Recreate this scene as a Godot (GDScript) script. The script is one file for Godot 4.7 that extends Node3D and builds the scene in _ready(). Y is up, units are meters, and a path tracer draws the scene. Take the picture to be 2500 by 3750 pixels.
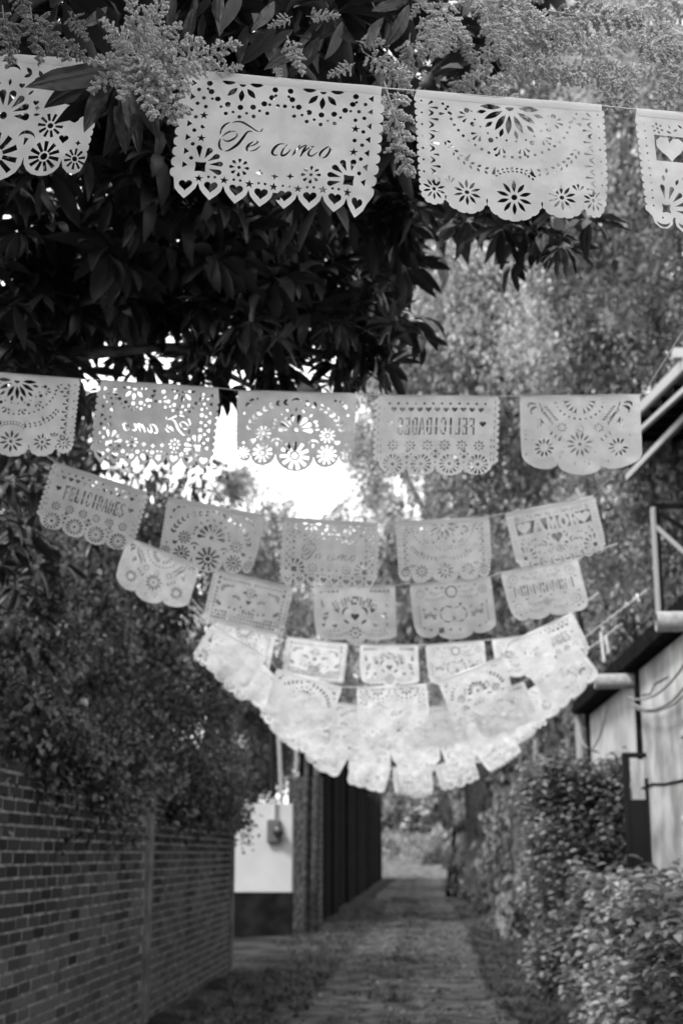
extends Node3D
# A garden lane hung with cut-paper banners, in black and white.

const F := 5208.0                      # focal length in pixels of a frame 2500 wide
const BW := 0.44                       # width of a banner, metres
var eye := Vector3(0, 1.5, 0)
var cam := Basis()
var rng := RandomNumberGenerator.new()
var used := {}
var M := {}

# ---------------------------------------------------------------- small helpers
func at(px: float, py: float, d: float) -> Vector3:
	return eye + cam * Vector3((px - 1250.0) / F * d, -(py - 1875.0) / F * d, -d)

func numbered(called: String) -> String:
	if not used.has(called):
		used[called] = 0
		return called
	used[called] += 1
	return "%s_%03d" % [called, used[called]]

func tag(o: Node, label := "", category := "", group := "", kind := "") -> void:
	if label: o.set_meta("label", label)
	if category: o.set_meta("category", category)
	if group: o.set_meta("group", group)
	if kind: o.set_meta("kind", kind)

func thing(called: String, label: String, category: String, where := Vector3.ZERO, group := "") -> Node3D:
	var o := Node3D.new()
	o.name = numbered(called)
	add_child(o)
	o.position = where
	tag(o, label, category, group)
	return o

func put(called: String, m: Mesh, mat: Material, parent: Node = null, t := Transform3D()) -> MeshInstance3D:
	var o := MeshInstance3D.new()
	o.mesh = m
	o.material_override = mat
	o.transform = t
	if parent == null:
		o.name = numbered(called)
		add_child(o)
	else:
		var n := called
		var k := 1
		while parent.has_node(NodePath(n)):
			n = "%s_%03d" % [called, k]
			k += 1
		o.name = n
		parent.add_child(o)
	return o

# many alike pieces: names handed out by a counter so that the loop stays fast
func piece(called: String, k: int, m: Mesh, mat: Material, parent: Node, t: Transform3D) -> MeshInstance3D:
	var o := MeshInstance3D.new()
	o.mesh = m
	o.material_override = mat
	o.transform = t
	o.name = called if k == 0 else "%s_%03d" % [called, k]
	parent.add_child(o)
	return o

func many(called: String, m: Mesh, mat: Material, parent: Node, list: Array, tints: Array) -> MultiMeshInstance3D:
	var mm := MultiMesh.new()
	mm.transform_format = MultiMesh.TRANSFORM_3D
	mm.use_colors = true
	mm.mesh = m
	mm.instance_count = list.size()
	for i in list.size():
		mm.set_instance_transform(i, list[i])
		mm.set_instance_color(i, tints[i])
	var o := MultiMeshInstance3D.new()
	o.multimesh = mm
	o.material_override = mat
	o.set_meta("kind", "stuff")
	if parent == null:
		o.name = numbered(called)
		add_child(o)
	else:
		o.name = called
		parent.add_child(o, true)
	return o

func grey(v: float) -> Color:
	return Color(v, v, v).linear_to_srgb()

func lin(v: float) -> Color:
	return Color(v, v, v)

func noise_tex(freq: float, lo: float, hi: float, s: int, octaves := 4, size := 512, warp := false) -> NoiseTexture2D:
	var n := FastNoiseLite.new()
	n.seed = s
	n.frequency = freq
	n.fractal_octaves = octaves
	n.domain_warp_enabled = warp
	var g := Gradient.new()
	g.set_color(0, grey(lo))
	g.set_color(1, grey(hi))
	g.set_offset(0, 0.2)
	g.set_offset(1, 0.8)
	var t := NoiseTexture2D.new()
	t.width = size
	t.height = size
	t.seamless = true
	t.noise = n
	t.color_ramp = g
	return t

func height_tex(freq: float, s: int, octaves := 4, size := 512) -> NoiseTexture2D:
	var n := FastNoiseLite.new()
	n.seed = s
	n.frequency = freq
	n.fractal_octaves = octaves
	var t := NoiseTexture2D.new()
	t.width = size
	t.height = size
	t.seamless = true
	t.noise = n
	return t

func mat(v: float, rough := 0.8, spec := 0.5) -> StandardMaterial3D:
	var m := StandardMaterial3D.new()
	m.albedo_color = grey(v)
	m.roughness = rough
	m.metallic_specular = spec
	return m

# a rough surface: tone from one noise, relief from another, both in world space
func surf(freq: float, lo: float, hi: float, s: int, scale: float, relief: float, rough := 0.9, octaves := 5) -> StandardMaterial3D:
	var m := mat(1.0, rough, 0.08)
	m.albedo_texture = noise_tex(freq, lo, hi, s, octaves)
	m.uv1_triplanar = true
	m.uv1_world_triplanar = true
	m.uv1_scale = Vector3.ONE * scale
	if relief > 0.0:
		m.heightmap_enabled = true
		m.heightmap_texture = height_tex(freq * 3.0, s + 7)
		m.heightmap_scale = relief
	return m

func leafy(rough: float, through: float) -> StandardMaterial3D:
	var m := mat(1.0, rough, 0.5)
	m.vertex_color_use_as_albedo = true
	m.backlight_enabled = true
	m.backlight = grey(through)
	return m

func soft(v: float, rough: float, through: float) -> StandardMaterial3D:
	var m := mat(v, rough, 0.5)
	m.backlight_enabled = true
	m.backlight = grey(through)
	return m

# ---------------------------------------------------------------- mesh helpers
func tri(st: SurfaceTool, a: Vector3, b: Vector3, c: Vector3) -> void:
	st.add_vertex(a); st.add_vertex(b); st.add_vertex(c)

func quad(st: SurfaceTool, a: Vector3, b: Vector3, c: Vector3, d: Vector3) -> void:
	tri(st, a, b, c); tri(st, a, c, d)

func begin(smooth := false) -> SurfaceTool:
	var st := SurfaceTool.new()
	st.begin(Mesh.PRIMITIVE_TRIANGLES)
	st.set_smooth_group(0 if smooth else -1)
	return st

func done(st: SurfaceTool) -> ArrayMesh:
	st.generate_normals()
	return st.commit()

# box with bevelled edges, 44 triangles or 12 without bevel
func box(st: SurfaceTool, c: Vector3, s: Vector3, bevel := 0.0, b := Basis()) -> void:
	var h := s * 0.5
	if bevel <= 0.0:
		var p := []
		for i in 8:
			p.append(c + b * Vector3(h.x * (1 if i & 1 else -1), h.y * (1 if i & 2 else -1), h.z * (1 if i & 4 else -1)))
		quad(st, p[4], p[6], p[7], p[5]); quad(st, p[1], p[3], p[2], p[0])
		quad(st, p[5], p[7], p[3], p[1]); quad(st, p[0], p[2], p[6], p[4])
		quad(st, p[6], p[2], p[3], p[7]); quad(st, p[0], p[4], p[5], p[1])
		return
	var k := minf(bevel, minf(h.x, minf(h.y, h.z)) * 0.9)
	var v := {}
	for i in 8:
		var sg := Vector3(1 if i & 1 else -1, 1 if i & 2 else -1, 1 if i & 4 else -1)
		for ax in 3:
			var q := Vector3(sg.x * (h.x - k), sg.y * (h.y - k), sg.z * (h.z - k))
			q[ax] = sg[ax] * h[ax]
			v[i * 3 + ax] = q
	var face := func(ids: Array, n: Vector3) -> void:
		var q := []
		for id in ids: q.append(v[id])
		var nn: Vector3 = (q[1] - q[0]).cross(q[2] - q[0])
		if nn.dot(n) > 0: q.reverse()
		for i in range(1, q.size() - 1):
			tri(st, c + b * q[0], c + b * q[i], c + b * q[i + 1])
	for ax in 3:
		var a1 := (ax + 1) % 3
		var a2 := (ax + 2) % 3
		for sgn in [0, 1]:
			var ids := []
			for pr in [[0, 0], [1, 0], [1, 1], [0, 1]]:
				ids.append((((sgn << ax) | (pr[0] << a1) | (pr[1] << a2)) * 3) + ax)
			var n := Vector3.ZERO
			n[ax] = 1 if sgn else -1
			face.call(ids, n)
		for s1 in [0, 1]:
			for s2 in [0, 1]:
				var c0: int = (s1 << a1) | (s2 << a2)
				var c1: int = c0 | (1 << ax)
				var n2 := Vector3.ZERO
				n2[a1] = 1 if s1 else -1
				n2[a2] = 1 if s2 else -1
				face.call([c0 * 3 + a1, c1 * 3 + a1, c1 * 3 + a2, c0 * 3 + a2], n2)
	for i in 8:
		face.call([i * 3, i * 3 + 1, i * 3 + 2], Vector3(1 if i & 1 else -1, 1 if i & 2 else -1, 1 if i & 4 else -1))

func tube(st: SurfaceTool, pts: Array, radii: Array, sides := 8, caps := true) -> void:
	var rings := []
	var ref := Vector3.UP
	var d0: Vector3 = (pts[1] - pts[0]).normalized()
	if absf(d0.dot(ref)) > 0.9: ref = Vector3.RIGHT
	for i in pts.size():
		var d: Vector3 = (pts[mini(i + 1, pts.size() - 1)] - pts[maxi(i - 1, 0)]).normalized()
		var x := ref.cross(d).normalized()
		var y := d.cross(x).normalized()
		ref = y
		var r: float = radii[i] if radii.size() > 1 else radii[0]
		var ring := []
		for k in sides:
			var a := TAU * k / sides
			ring.append(pts[i] + (x * cos(a) + y * sin(a)) * r)
		rings.append(ring)
	for i in pts.size() - 1:
		for k in sides:
			var k2 := (k + 1) % sides
			quad(st, rings[i][k], rings[i + 1][k], rings[i + 1][k2], rings[i][k2])
	if caps:
		for k in range(1, sides - 1):
			tri(st, rings[0][0], rings[0][k], rings[0][k + 1])
			tri(st, rings[-1][0], rings[-1][k + 1], rings[-1][k])

func tube_mesh(pts: Array, radii: Array, sides := 8) -> ArrayMesh:
	var st := begin(true)
	tube(st, pts, radii, sides, false)
	return done(st)

func bar(a: Vector3, b: Vector3, w: float, h: float) -> ArrayMesh:
	var st := begin()
	var z := (b - a).normalized()
	var x := Vector3.UP.cross(z)
	x = Vector3.RIGHT if x.length() < 0.01 else x.normalized()
	var y := z.cross(x)
	box(st, (a + b) * 0.5, Vector3(w, h, a.distance_to(b)), minf(w, h) * 0.12, Basis(x, y, z))
	return done(st)

func wiggle(a: Vector3, b: Vector3, n: int, amount: float, sag := 0.0) -> Array:
	var out := []
	for i in n + 1:
		var t := float(i) / n
		var p := a.lerp(b, t)
		p.y -= sag * 4.0 * t * (1.0 - t)
		if i > 0 and i < n:
			p += Vector3(rng.randf_range(-1, 1), rng.randf_range(-1, 1), rng.randf_range(-1, 1)) * amount
		out.append(p)
	return out

# one leaf along +z from the origin, its face up, arching down; folded along the midrib
func leaf(st: SurfaceTool, length: float, width: float, droop: float, fold: float, wave: float, t := Transform3D(), seg := 6, tint := -1.0) -> void:
	var rows := []
	for i in seg + 1:
		var s := float(i) / seg
		var w := width * 0.5 * pow(sin(PI * pow(s, 0.85)), 0.75) if i > 0 and i < seg else 0.0
		var a := droop * s
		var c := Vector3(0, -sin(a) * s * length * 0.6, s * length * (1.0 - 0.25 * droop * s * s))
		var up := w * fold
		var wv := wave * w * sin(s * 17.0)
		rows.append([t * (c + Vector3(-w, up + wv, 0)), t * c, t * (c + Vector3(w, up - wv, 0))])
	for i in seg:
		var p = rows[i]
		var q = rows[i + 1]
		if tint >= 0.0: st.set_color(lin(tint))
		if i == 0:
			tri(st, p[1], q[0], q[1]); tri(st, p[1], q[1], q[2])
		elif i == seg - 1:
			tri(st, p[0], q[1], p[1]); tri(st, p[1], q[1], p[2])
		else:
			quad(st, p[0], q[0], q[1], p[1]); quad(st, p[1], q[1], q[2], p[2])

# a large leaf of length 1: pointed, with a pale raised midrib, side veins pressed in and a wavy edge
func big_leaf(width: float, droop: float, fold: float, wave: float, phase: float) -> ArrayMesh:
	var st := begin(true)
	var seg := 14
	var rows := []
	for i in seg + 1:
		var s := float(i) / seg
		var w := width * 0.5 * pow(sin(PI * pow(s, 0.9)), 0.95) * (1.0 - 0.25 * s) * 1.15
		if i == seg: w = 0.0
		w = maxf(w, 0.006 * (1.0 - s))
		var a := droop * s
		var c := Vector3(0.05 * sin(s * 3.0 + phase), -sin(a) * s * 0.35, s * (1.0 - 0.15 * droop * s * s))
		var row := []
		for k in [-1.0, -0.55, -0.045, 0.0, 0.045, 0.55, 1.0]:
			var up: float = absf(k) * w * fold + wave * w * sin(s * 15.0 + phase + k * 2.0) * absf(k)
			if absf(k) == 0.55: up += (0.012 if i % 2 else -0.012) * minf(1.0, w * 12.0)
			if k == 0.0: up += 0.006
			row.append([c + Vector3(k * w, up, 0), 2.6 if absf(k) < 0.01 else 1.0])
		rows.append(row)
	for i in seg:
		for j in 6:
			for q in [[i, j], [i + 1, j], [i + 1, j + 1], [i, j], [i + 1, j + 1], [i, j + 1]]:
				st.set_color(lin(rows[q[0]][q[1]][1]))
				st.add_vertex(rows[q[0]][q[1]][0])
	return done(st)

func turned(y: float, x: float, z := 0.0) -> Basis:
	return Basis.from_euler(Vector3(x, y, z))

func away() -> Basis:
	return Basis.from_euler(Vector3(rng.randf_range(-PI, PI), rng.randf_range(-PI, PI), rng.randf_range(-PI, PI)))

# a shoot: leaves radiating from a tip
func shoot(n: int, length: float, width: float, seg: int) -> ArrayMesh:
	var st := begin(true)
	for k in n:
		var l := length * rng.randf_range(0.7, 1.1)
		var b := turned(TAU * k / n * 2.4 + rng.randf_range(-0.3, 0.3), rng.randf_range(-0.5, 0.75), rng.randf_range(-0.4, 0.4))
		st.set_color(lin(rng.randf_range(0.7, 1.25)))
		leaf(st, l, width * rng.randf_range(0.8, 1.15), rng.randf_range(0.3, 1.1), 0.35, 0.05, Transform3D(b, b * Vector3(0, 0, length * 0.08)), seg)
	return done(st)

# a handful of loose small leaves filling a ball
func clump(n: int, radius: float, length: float, width: float, seg := 2, hang := 0.3) -> ArrayMesh:
	var st := begin(true)
	for k in n:
		var p := away() * Vector3(0, 0, radius * pow(rng.randf(), 0.5))
		var l := length * rng.randf_range(0.6, 1.25)
		var b := turned(rng.randf_range(0, TAU), rng.randf_range(-0.5, 0.9) + hang, rng.randf_range(-0.8, 0.8))
		st.set_color(lin(rng.randf_range(0.6, 1.3)))
		leaf(st, l, width * rng.randf_range(0.75, 1.2), rng.randf_range(0.2, 0.9), 0.3, 0.0, Transform3D(b, p), seg)
	return done(st)

# ---------------------------------------------------------------- cut paper
# Designs are drawn in units of a hundredth of the banner's width, u to the right and v down.
var H: Array = []

func h(p: PackedVector2Array) -> void:
	H.append(p)

func hs(p: PackedVector2Array) -> void:
	H.append(p)
	var q := PackedVector2Array()
	for i in range(p.size() - 1, -1, -1):
		q.append(Vector2(100.0 - p[i].x, p[i].y))
	H.append(q)

func dot(u: float, v: float, r: float) -> PackedVector2Array:
	var p := PackedVector2Array()
	var n := 8 if r < 1.0 else 12
	for k in n:
		p.append(Vector2(u, v) + Vector2.from_angle(TAU * k / n) * r)
	return p

func petal(u: float, v: float, deg: float, r0: float, r1: float, w: float) -> PackedVector2Array:
	var d := Vector2.from_angle(deg_to_rad(deg))
	var nn := d.orthogonal()
	var p := PackedVector2Array()
	for k in 6: p.append(Vector2(u, v) + d * lerpf(r0, r1, k / 6.0) + nn * w * 0.5 * sin(PI * k / 6.0))
	for k in 6: p.append(Vector2(u, v) + d * lerpf(r1, r0, k / 6.0) - nn * w * 0.5 * sin(PI * k / 6.0))
	return p

func drop(u: float, v: float, deg: float, r0: float, r1: float, w: float) -> PackedVector2Array:
	var d := Vector2.from_angle(deg_to_rad(deg))
	var nn := d.orthogonal()
	var p := PackedVector2Array([Vector2(u, v) + d * r0])
	var c := r1 - w * 0.5
	for k in 9:
		var a := lerpf(-100.0, 100.0, k / 8.0)
		p.append(Vector2(u, v) + d * (c + cos(deg_to_rad(a)) * w * 0.5) + nn * sin(deg_to_rad(a)) * w * 0.5)
	return p

func slot(u: float, v: float, deg: float, r0: float, r1: float, w0: float, w1: float) -> PackedVector2Array:
	var d := Vector2.from_angle(deg_to_rad(deg))
	var nn := d.orthogonal()
	var o := Vector2(u, v)
	return PackedVector2Array([o + d * r0 - nn * w0 * 0.5, o + d * r1 - nn * w1 * 0.5, o + d * r1 + nn * w1 * 0.5, o + d * r0 + nn * w0 * 0.5])

func star(u: float, v: float, r: float, n := 5, inner := 0.4, turn := -90.0) -> PackedVector2Array:
	var p := PackedVector2Array()
	for k in n * 2:
		p.append(Vector2(u, v) + Vector2.from_angle(deg_to_rad(turn) + PI * k / n) * (r if k % 2 == 0 else r * inner))
	return p

func heart(u: float, v: float, s: float) -> PackedVector2Array:
	var p := PackedVector2Array()
	for k in 18:
		var t := TAU * k / 18.0
		p.append(Vector2(u + s * 1.0 * pow(sin(t), 3), v - s * (0.81 * cos(t) - 0.31 * cos(2 * t) - 0.125 * cos(3 * t) - 0.06 * cos(4 * t))))
	return p

func tri3(u: float, v: float, w: float, hh: float) -> PackedVector2Array:
	return PackedVector2Array([Vector2(u - w * 0.5, v - hh * 0.5), Vector2(u + w * 0.5, v), Vector2(u - w * 0.5, v + hh * 0.5)])

func rect(u0: float, v0: float, u1: float, v1: float) -> PackedVector2Array:
	return PackedVector2Array([Vector2(u0, v0), Vector2(u1, v0), Vector2(u1, v1), Vector2(u0, v1)])

func crescent(u: float, v: float, r: float, deg: float, thick := 0.55) -> PackedVector2Array:
	var p := PackedVector2Array()
	for k in 9: p.append(Vector2(u, v) + Vector2.from_angle(deg_to_rad(deg - 90 + 22.5 * k)) * r)
	for k in range(7, 0, -1):
		var q := Vector2.from_angle(deg_to_rad(-90 + 22.5 * k)) * r
		q.x *= 1.0 - thick
		p.append(Vector2(u, v) + q.rotated(deg_to_rad(deg)))
	return p

func smooth_line(pts: Array, per := 5) -> PackedVector2Array:
	var out := PackedVector2Array()
	for i in pts.size() - 1:
		var p0: Vector2 = pts[maxi(i - 1, 0)]
		var p3: Vector2 = pts[mini(i + 2, pts.size() - 1)]
		for k in per: out.append(pts[i].cubic_interpolate(pts[i + 1], p0, p3, float(k) / per))
	out.append(pts[-1])
	return out

func stroke(pts: Array, w0: float, w1: float) -> PackedVector2Array:
	var l := smooth_line(pts)
	var a := PackedVector2Array()
	var b := PackedVector2Array()
	for i in l.size():
		var d := (l[mini(i + 1, l.size() - 1)] - l[maxi(i - 1, 0)]).normalized().orthogonal()
		var w := lerpf(w0, w1, sin(PI * i / (l.size() - 1.0))) * 0.5
		a.append(l[i] + d * w)
		b.append(l[i] - d * w)
	b.reverse()
	a.append_array(b)
	return a

func rosette(u: float, v: float, n: int, r0: float, r1: float, w: float, kind: String, center: float, turn := 0.0, sym := false) -> void:
	for k in n:
		var a := turn + 360.0 * k / n
		var p: PackedVector2Array
		match kind:
			"petal": p = petal(u, v, a, r0, r1, w)
			"drop": p = drop(u, v, a, r0, r1, w)
			_: p = slot(u, v, a, r0, r1, w * 0.7, w)
		if sym: hs(p)
		else: h(p)
	if center > 0.0:
		if sym: hs(dot(u, v, center))
		else: h(dot(u, v, center))

# outline pieces, walked clockwise from the top left corner
func bumps(o: PackedVector2Array, a: Vector2, b: Vector2, n: int, hh: float) -> void:
	for i in n:
		var p := a.lerp(b, float(i) / n)
		var q := a.lerp(b, float(i + 1) / n)
		var d := (q - p)
		var nn := Vector2(d.y, -d.x).normalized()
		for k in 6:
			var t := k / 6.0
			o.append(p + d * t + nn * hh * sqrt(maxf(0.0, 1.0 - pow(2.0 * t - 1.0, 2))))

func lobe(o: PackedVector2Array, a: Vector2, b: Vector2, depth: float, n: int, hh: float) -> void:
	var d := b - a
	var nn := Vector2(d.y, -d.x).normalized()
	var arc := []
	for k in n + 1:
		var t := PI * k / n
		arc.append(a + d * (0.5 - 0.5 * cos(t)) + nn * depth * sin(t))
	for k in n:
		if hh > 0.0: bumps(o, arc[k], arc[k + 1], 1, hh)
		else: o.append(arc[k])

func clean(o: PackedVector2Array) -> PackedVector2Array:
	var out := PackedVector2Array()
	for p in o:
		if out.is_empty() or out[-1].distance_to(p) > 0.02: out.append(p)
	if out[0].distance_to(out[-1]) < 0.02: out.remove_at(out.size() - 1)
	return out

func garland(pts: Array, n: int, l: float, w: float, sym := false) -> void:
	var line := smooth_line(pts, 8)
	for i in n:
		var f := (i + 0.5) / n * (line.size() - 2)
		var k := int(f)
		var p := line[k].lerp(line[k + 1], f - k)
		var a := rad_to_deg((line[k + 1] - line[k]).angle())
		for s in [-38.0, 38.0]:
			var q := petal(p.x, p.y, a + s, 0.7, l, w)
			if sym: hs(q)
			else: h(q)

func design_te_amo() -> PackedVector2Array:
	var o := PackedVector2Array([Vector2(0, 0), Vector2(100, 0)])
	bumps(o, Vector2(100, 9), Vector2(100, 61), 9, 2.2)
	var tips := [6.3, 19.0, 31.6, 44.0, 56.0, 68.4, 81.0, 93.7]
	for i in range(7, -1, -1):
		var x: float = tips[i]
		o.append_array([Vector2(x + 6.1, 64), Vector2(x + 5.2, 67), Vector2(x + 3.2, 69.5), Vector2(x, 72.6), Vector2(x - 3.2, 69.5), Vector2(x - 5.2, 67)])
		if i > 0: o.append(Vector2(x - 6.2, 64.2))
	bumps(o, Vector2(0, 61), Vector2(0, 9), 9, 2.2)
	for k in 7: hs(tri3(5.0, 7.0 + 7.8 * k, 2.6, 3.8))
	for k in 6: hs(dot(7.6, 10.6 + 7.8 * k, 1.05))
	for v in [25.0, 38.2]: hs(star(11.6, v, 2.4))
	hs(dot(11.6, 31.6, 1.1))
	for a in [180.0, 132.0, 90.0, 48.0, 0.0]: hs(petal(29.4, 4.8, a, 3.6, 10.6, 2.9))
	hs(PackedVector2Array([Vector2(27.6, 5.2), Vector2(31.2, 5.2), Vector2(30.6, 6.3), Vector2(29.4, 6.8), Vector2(28.2, 6.3)]))
	for k in 9:
		var a := PI * k / 8.0
		hs(dot(29.4 - 16.7 * cos(a), 6.5 + 12.0 * sin(a), 1.5))
		if k < 8:
			var b := PI * (k + 0.5) / 8.0
			hs(dot(29.4 - 17.6 * cos(b), 6.8 + 15.0 * sin(b), 0.8))
	for p in [[12.0, 20.0], [29.4, 24.0], [36.5, 22.8], [22.4, 22.8], [43.2, 20.2], [48.2, 15.4], [10.5, 15.0]]: hs(dot(p[0], p[1], 1.05))
	hs(star(12.7, 54.2, 3.9, 4, 0.62, -45.0))
	for a in [-97.0, -66.0, -38.0, -11.0, 17.0]: hs(drop(12.4, 53.8, a, 4.6, 11.6, 3.0))
	rosette(32.0, 52.5, 8, 2.3, 5.0, 1.7, "drop", 0.9, 0.0, true)
	for p in [[42.3, 54.0], [50.0, 54.9], [57.7, 54.0]]: h(star(p[0], p[1], 2.1, 4, 0.38))
	for i in 7:
		var x: float = (tips[i] + tips[i + 1]) * 0.5
		h(star(x, 60.8, 2.4))
		for s in [-1.0, 1.0]:
			if i < 6: h(dot(tips[i + 1] + s * 1.6, 59.6, 0.75))
	for x in tips: h(heart(x, 64.9, 3.5))
	# the lettering, written with a broad pen
	var c := func(l: Array) -> Array:
		var out := []
		for p in l: out.append(Vector2((p[0] - 145.0) / 12.4, (p[1] - 100.0 - (p[0] - 145.0) * 0.0887) / 11.2))
		return out
	for s in [
		[[[468, 440], [492, 432], [530, 433], [575, 455], [615, 480], [640, 492]], 0.3, 1.1],
		[[[645, 490], [656, 485], [660, 468]], 0.3, 0.7],
		[[[455, 437], [425, 455], [405, 485], [403, 512]], 0.3, 1.1],
		[[[408, 540], [402, 570], [410, 600], [428, 613]], 0.3, 1.2],
		[[[600, 490], [572, 492], [545, 530], [520, 570], [490, 598], [462, 615], [442, 618]], 0.35, 1.5],
		[[[415, 528], [440, 505], [470, 492], [496, 492]], 0.3, 0.9],
		[[[505, 500], [505, 522], [482, 545], [450, 558], [422, 545]], 0.3, 1.1],
		[[[588, 585], [618, 574], [640, 555], [630, 547]], 0.3, 0.8],
		[[[612, 552], [585, 575], [575, 602], [585, 617]], 0.3, 1.4],
		[[[598, 617], [632, 605], [657, 580]], 0.3, 0.8],
		[[[808, 565], [775, 568], [748, 595], [736, 625], [750, 640], [772, 637]], 0.3, 1.4],
		[[[826, 568], [803, 600], [793, 632], [806, 640], [830, 625], [848, 600]], 0.3, 1.2],
		[[[905, 573], [882, 605], [860, 647]], 0.5, 1.2],
		[[[880, 622], [910, 590], [944, 570]], 0.3, 0.8],
		[[[946, 574], [930, 605], [912, 650]], 0.4, 1.2],
		[[[926, 625], [958, 592], [994, 580]], 0.3, 0.8],
		[[[984, 586], [964, 615], [963, 638], [985, 645], [1018, 618]], 0.3, 1.2],
		[[[1085, 583], [1052, 605], [1033, 632], [1036, 652]], 0.3, 1.3],
		[[[1048, 660], [1075, 648], [1092, 615], [1089, 588]], 0.3, 1.2],
		[[[1092, 603], [1100, 608], [1111, 604]], 0.3, 0.6],
	]: h(stroke(c.call(s[0]), s[1], s[2]))
	return clean(o)

func design_garlands() -> PackedVector2Array:
	var o := PackedVector2Array([Vector2(0, 0), Vector2(100, 0), Vector2(100, 3)])
	bumps(o, Vector2(100, 3), Vector2(99, 59), 14, 1.5)
	for s in [[99.0, 86.5, 6.0, 5], [86.5, 64.5, 9.0, 6], [64.5, 35.5, 11.0, 7], [35.5, 13.5, 9.0, 6], [13.5, 1.0, 6.0, 5]]:
		lobe(o, Vector2(s[0], 59), Vector2(s[1], 59), s[2], s[3], 1.0)
	bumps(o, Vector2(1, 59), Vector2(0, 3), 14, 1.5)
	for k in 7:
		for a in [-42.0, 0.0, 40.0]: hs(drop(4.4, 9.3 + 6.9 * k, a, 1.8, 7.0 if a == 0.0 else 5.6, 1.5))
		hs(dot(2.4, 6.0 + 6.9 * k, 0.6))
	h(PackedVector2Array([Vector2(47.6, 5.6), Vector2(52.4, 5.6), Vector2(51.6, 7.2), Vector2(50, 7.9), Vector2(48.4, 7.2)]))
	for a in [180.0, 152.0, 122.0, 96.0, 66.0, 32.0, 0.0]: h(petal(50, 5.8, a, 4.6, 16.0, 3.2))
	for a in [168.0, 138.0, 109.0, 80.0, 48.0, 14.0]: h(petal(50, 5.8, a, 13.0, 18.5, 2.2))
	for a in [172.0, 150.0, 118.0, 62.0, 30.0, 8.0]: h(dot(50 + 23.5 * cos(deg_to_rad(a)), 6 + 22 * sin(deg_to_rad(a)), 1.45))
	for a in [164.0, 135.0, 104.0, 76.0, 45.0, 16.0]:
		for s in [-34.0, 0.0, 34.0]:
			h(drop(50 + 23 * cos(deg_to_rad(a)), 6 + 22 * sin(deg_to_rad(a)), a + s, 1.9, 6.4 if s == 0.0 else 5.4, 1.45))
	for k in 25:
		var a := deg_to_rad(4.0 + 172.0 * k / 24.0)
		h(dot(50 + 33.5 * cos(a), 6 + 28.5 * sin(a), 0.85))
	for k in 12:
		var a := deg_to_rad(10.0 + 160.0 * k / 11.0)
		h(dot(50 + 21.0 * cos(a), 6 + 19.2 * sin(a), 0.6))
	for a in [170.0, 128.0, 105.0, 75.0, 52.0, 10.0]: h(drop(50, 6, a, 35.5, 40.5 if a > 20.0 and a < 160.0 else 39.0, 1.8))
	for p in [[14.0, 6.5], [15.5, 9.5], [18.0, 12.0]]: hs(dot(p[0], p[1], 0.8))
	garland([Vector2(14, 27), Vector2(19, 34), Vector2(27, 40), Vector2(37, 43)], 8, 3.2, 1.4, true)
	garland([Vector2(39, 46), Vector2(44, 43), Vector2(50, 42), Vector2(56, 43), Vector2(61, 46)], 10, 2.4, 1.1)
	for f in [[7.5, 56.5, 6.2], [25.0, 56.5, 7.6], [50.0, 57.5, 9.6], [75.0, 56.5, 7.6], [92.5, 56.5, 6.2]]:
		rosette(f[0], f[1], 10, f[2] * 0.3, f[2], f[2] * 0.22, "petal", f[2] * 0.16, -90.0)
	for a in [-125.0, -90.0, -55.0]: hs(drop(15.8, 53.0, a, 0.8, 5.0, 1.5))
	return clean(o)

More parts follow.
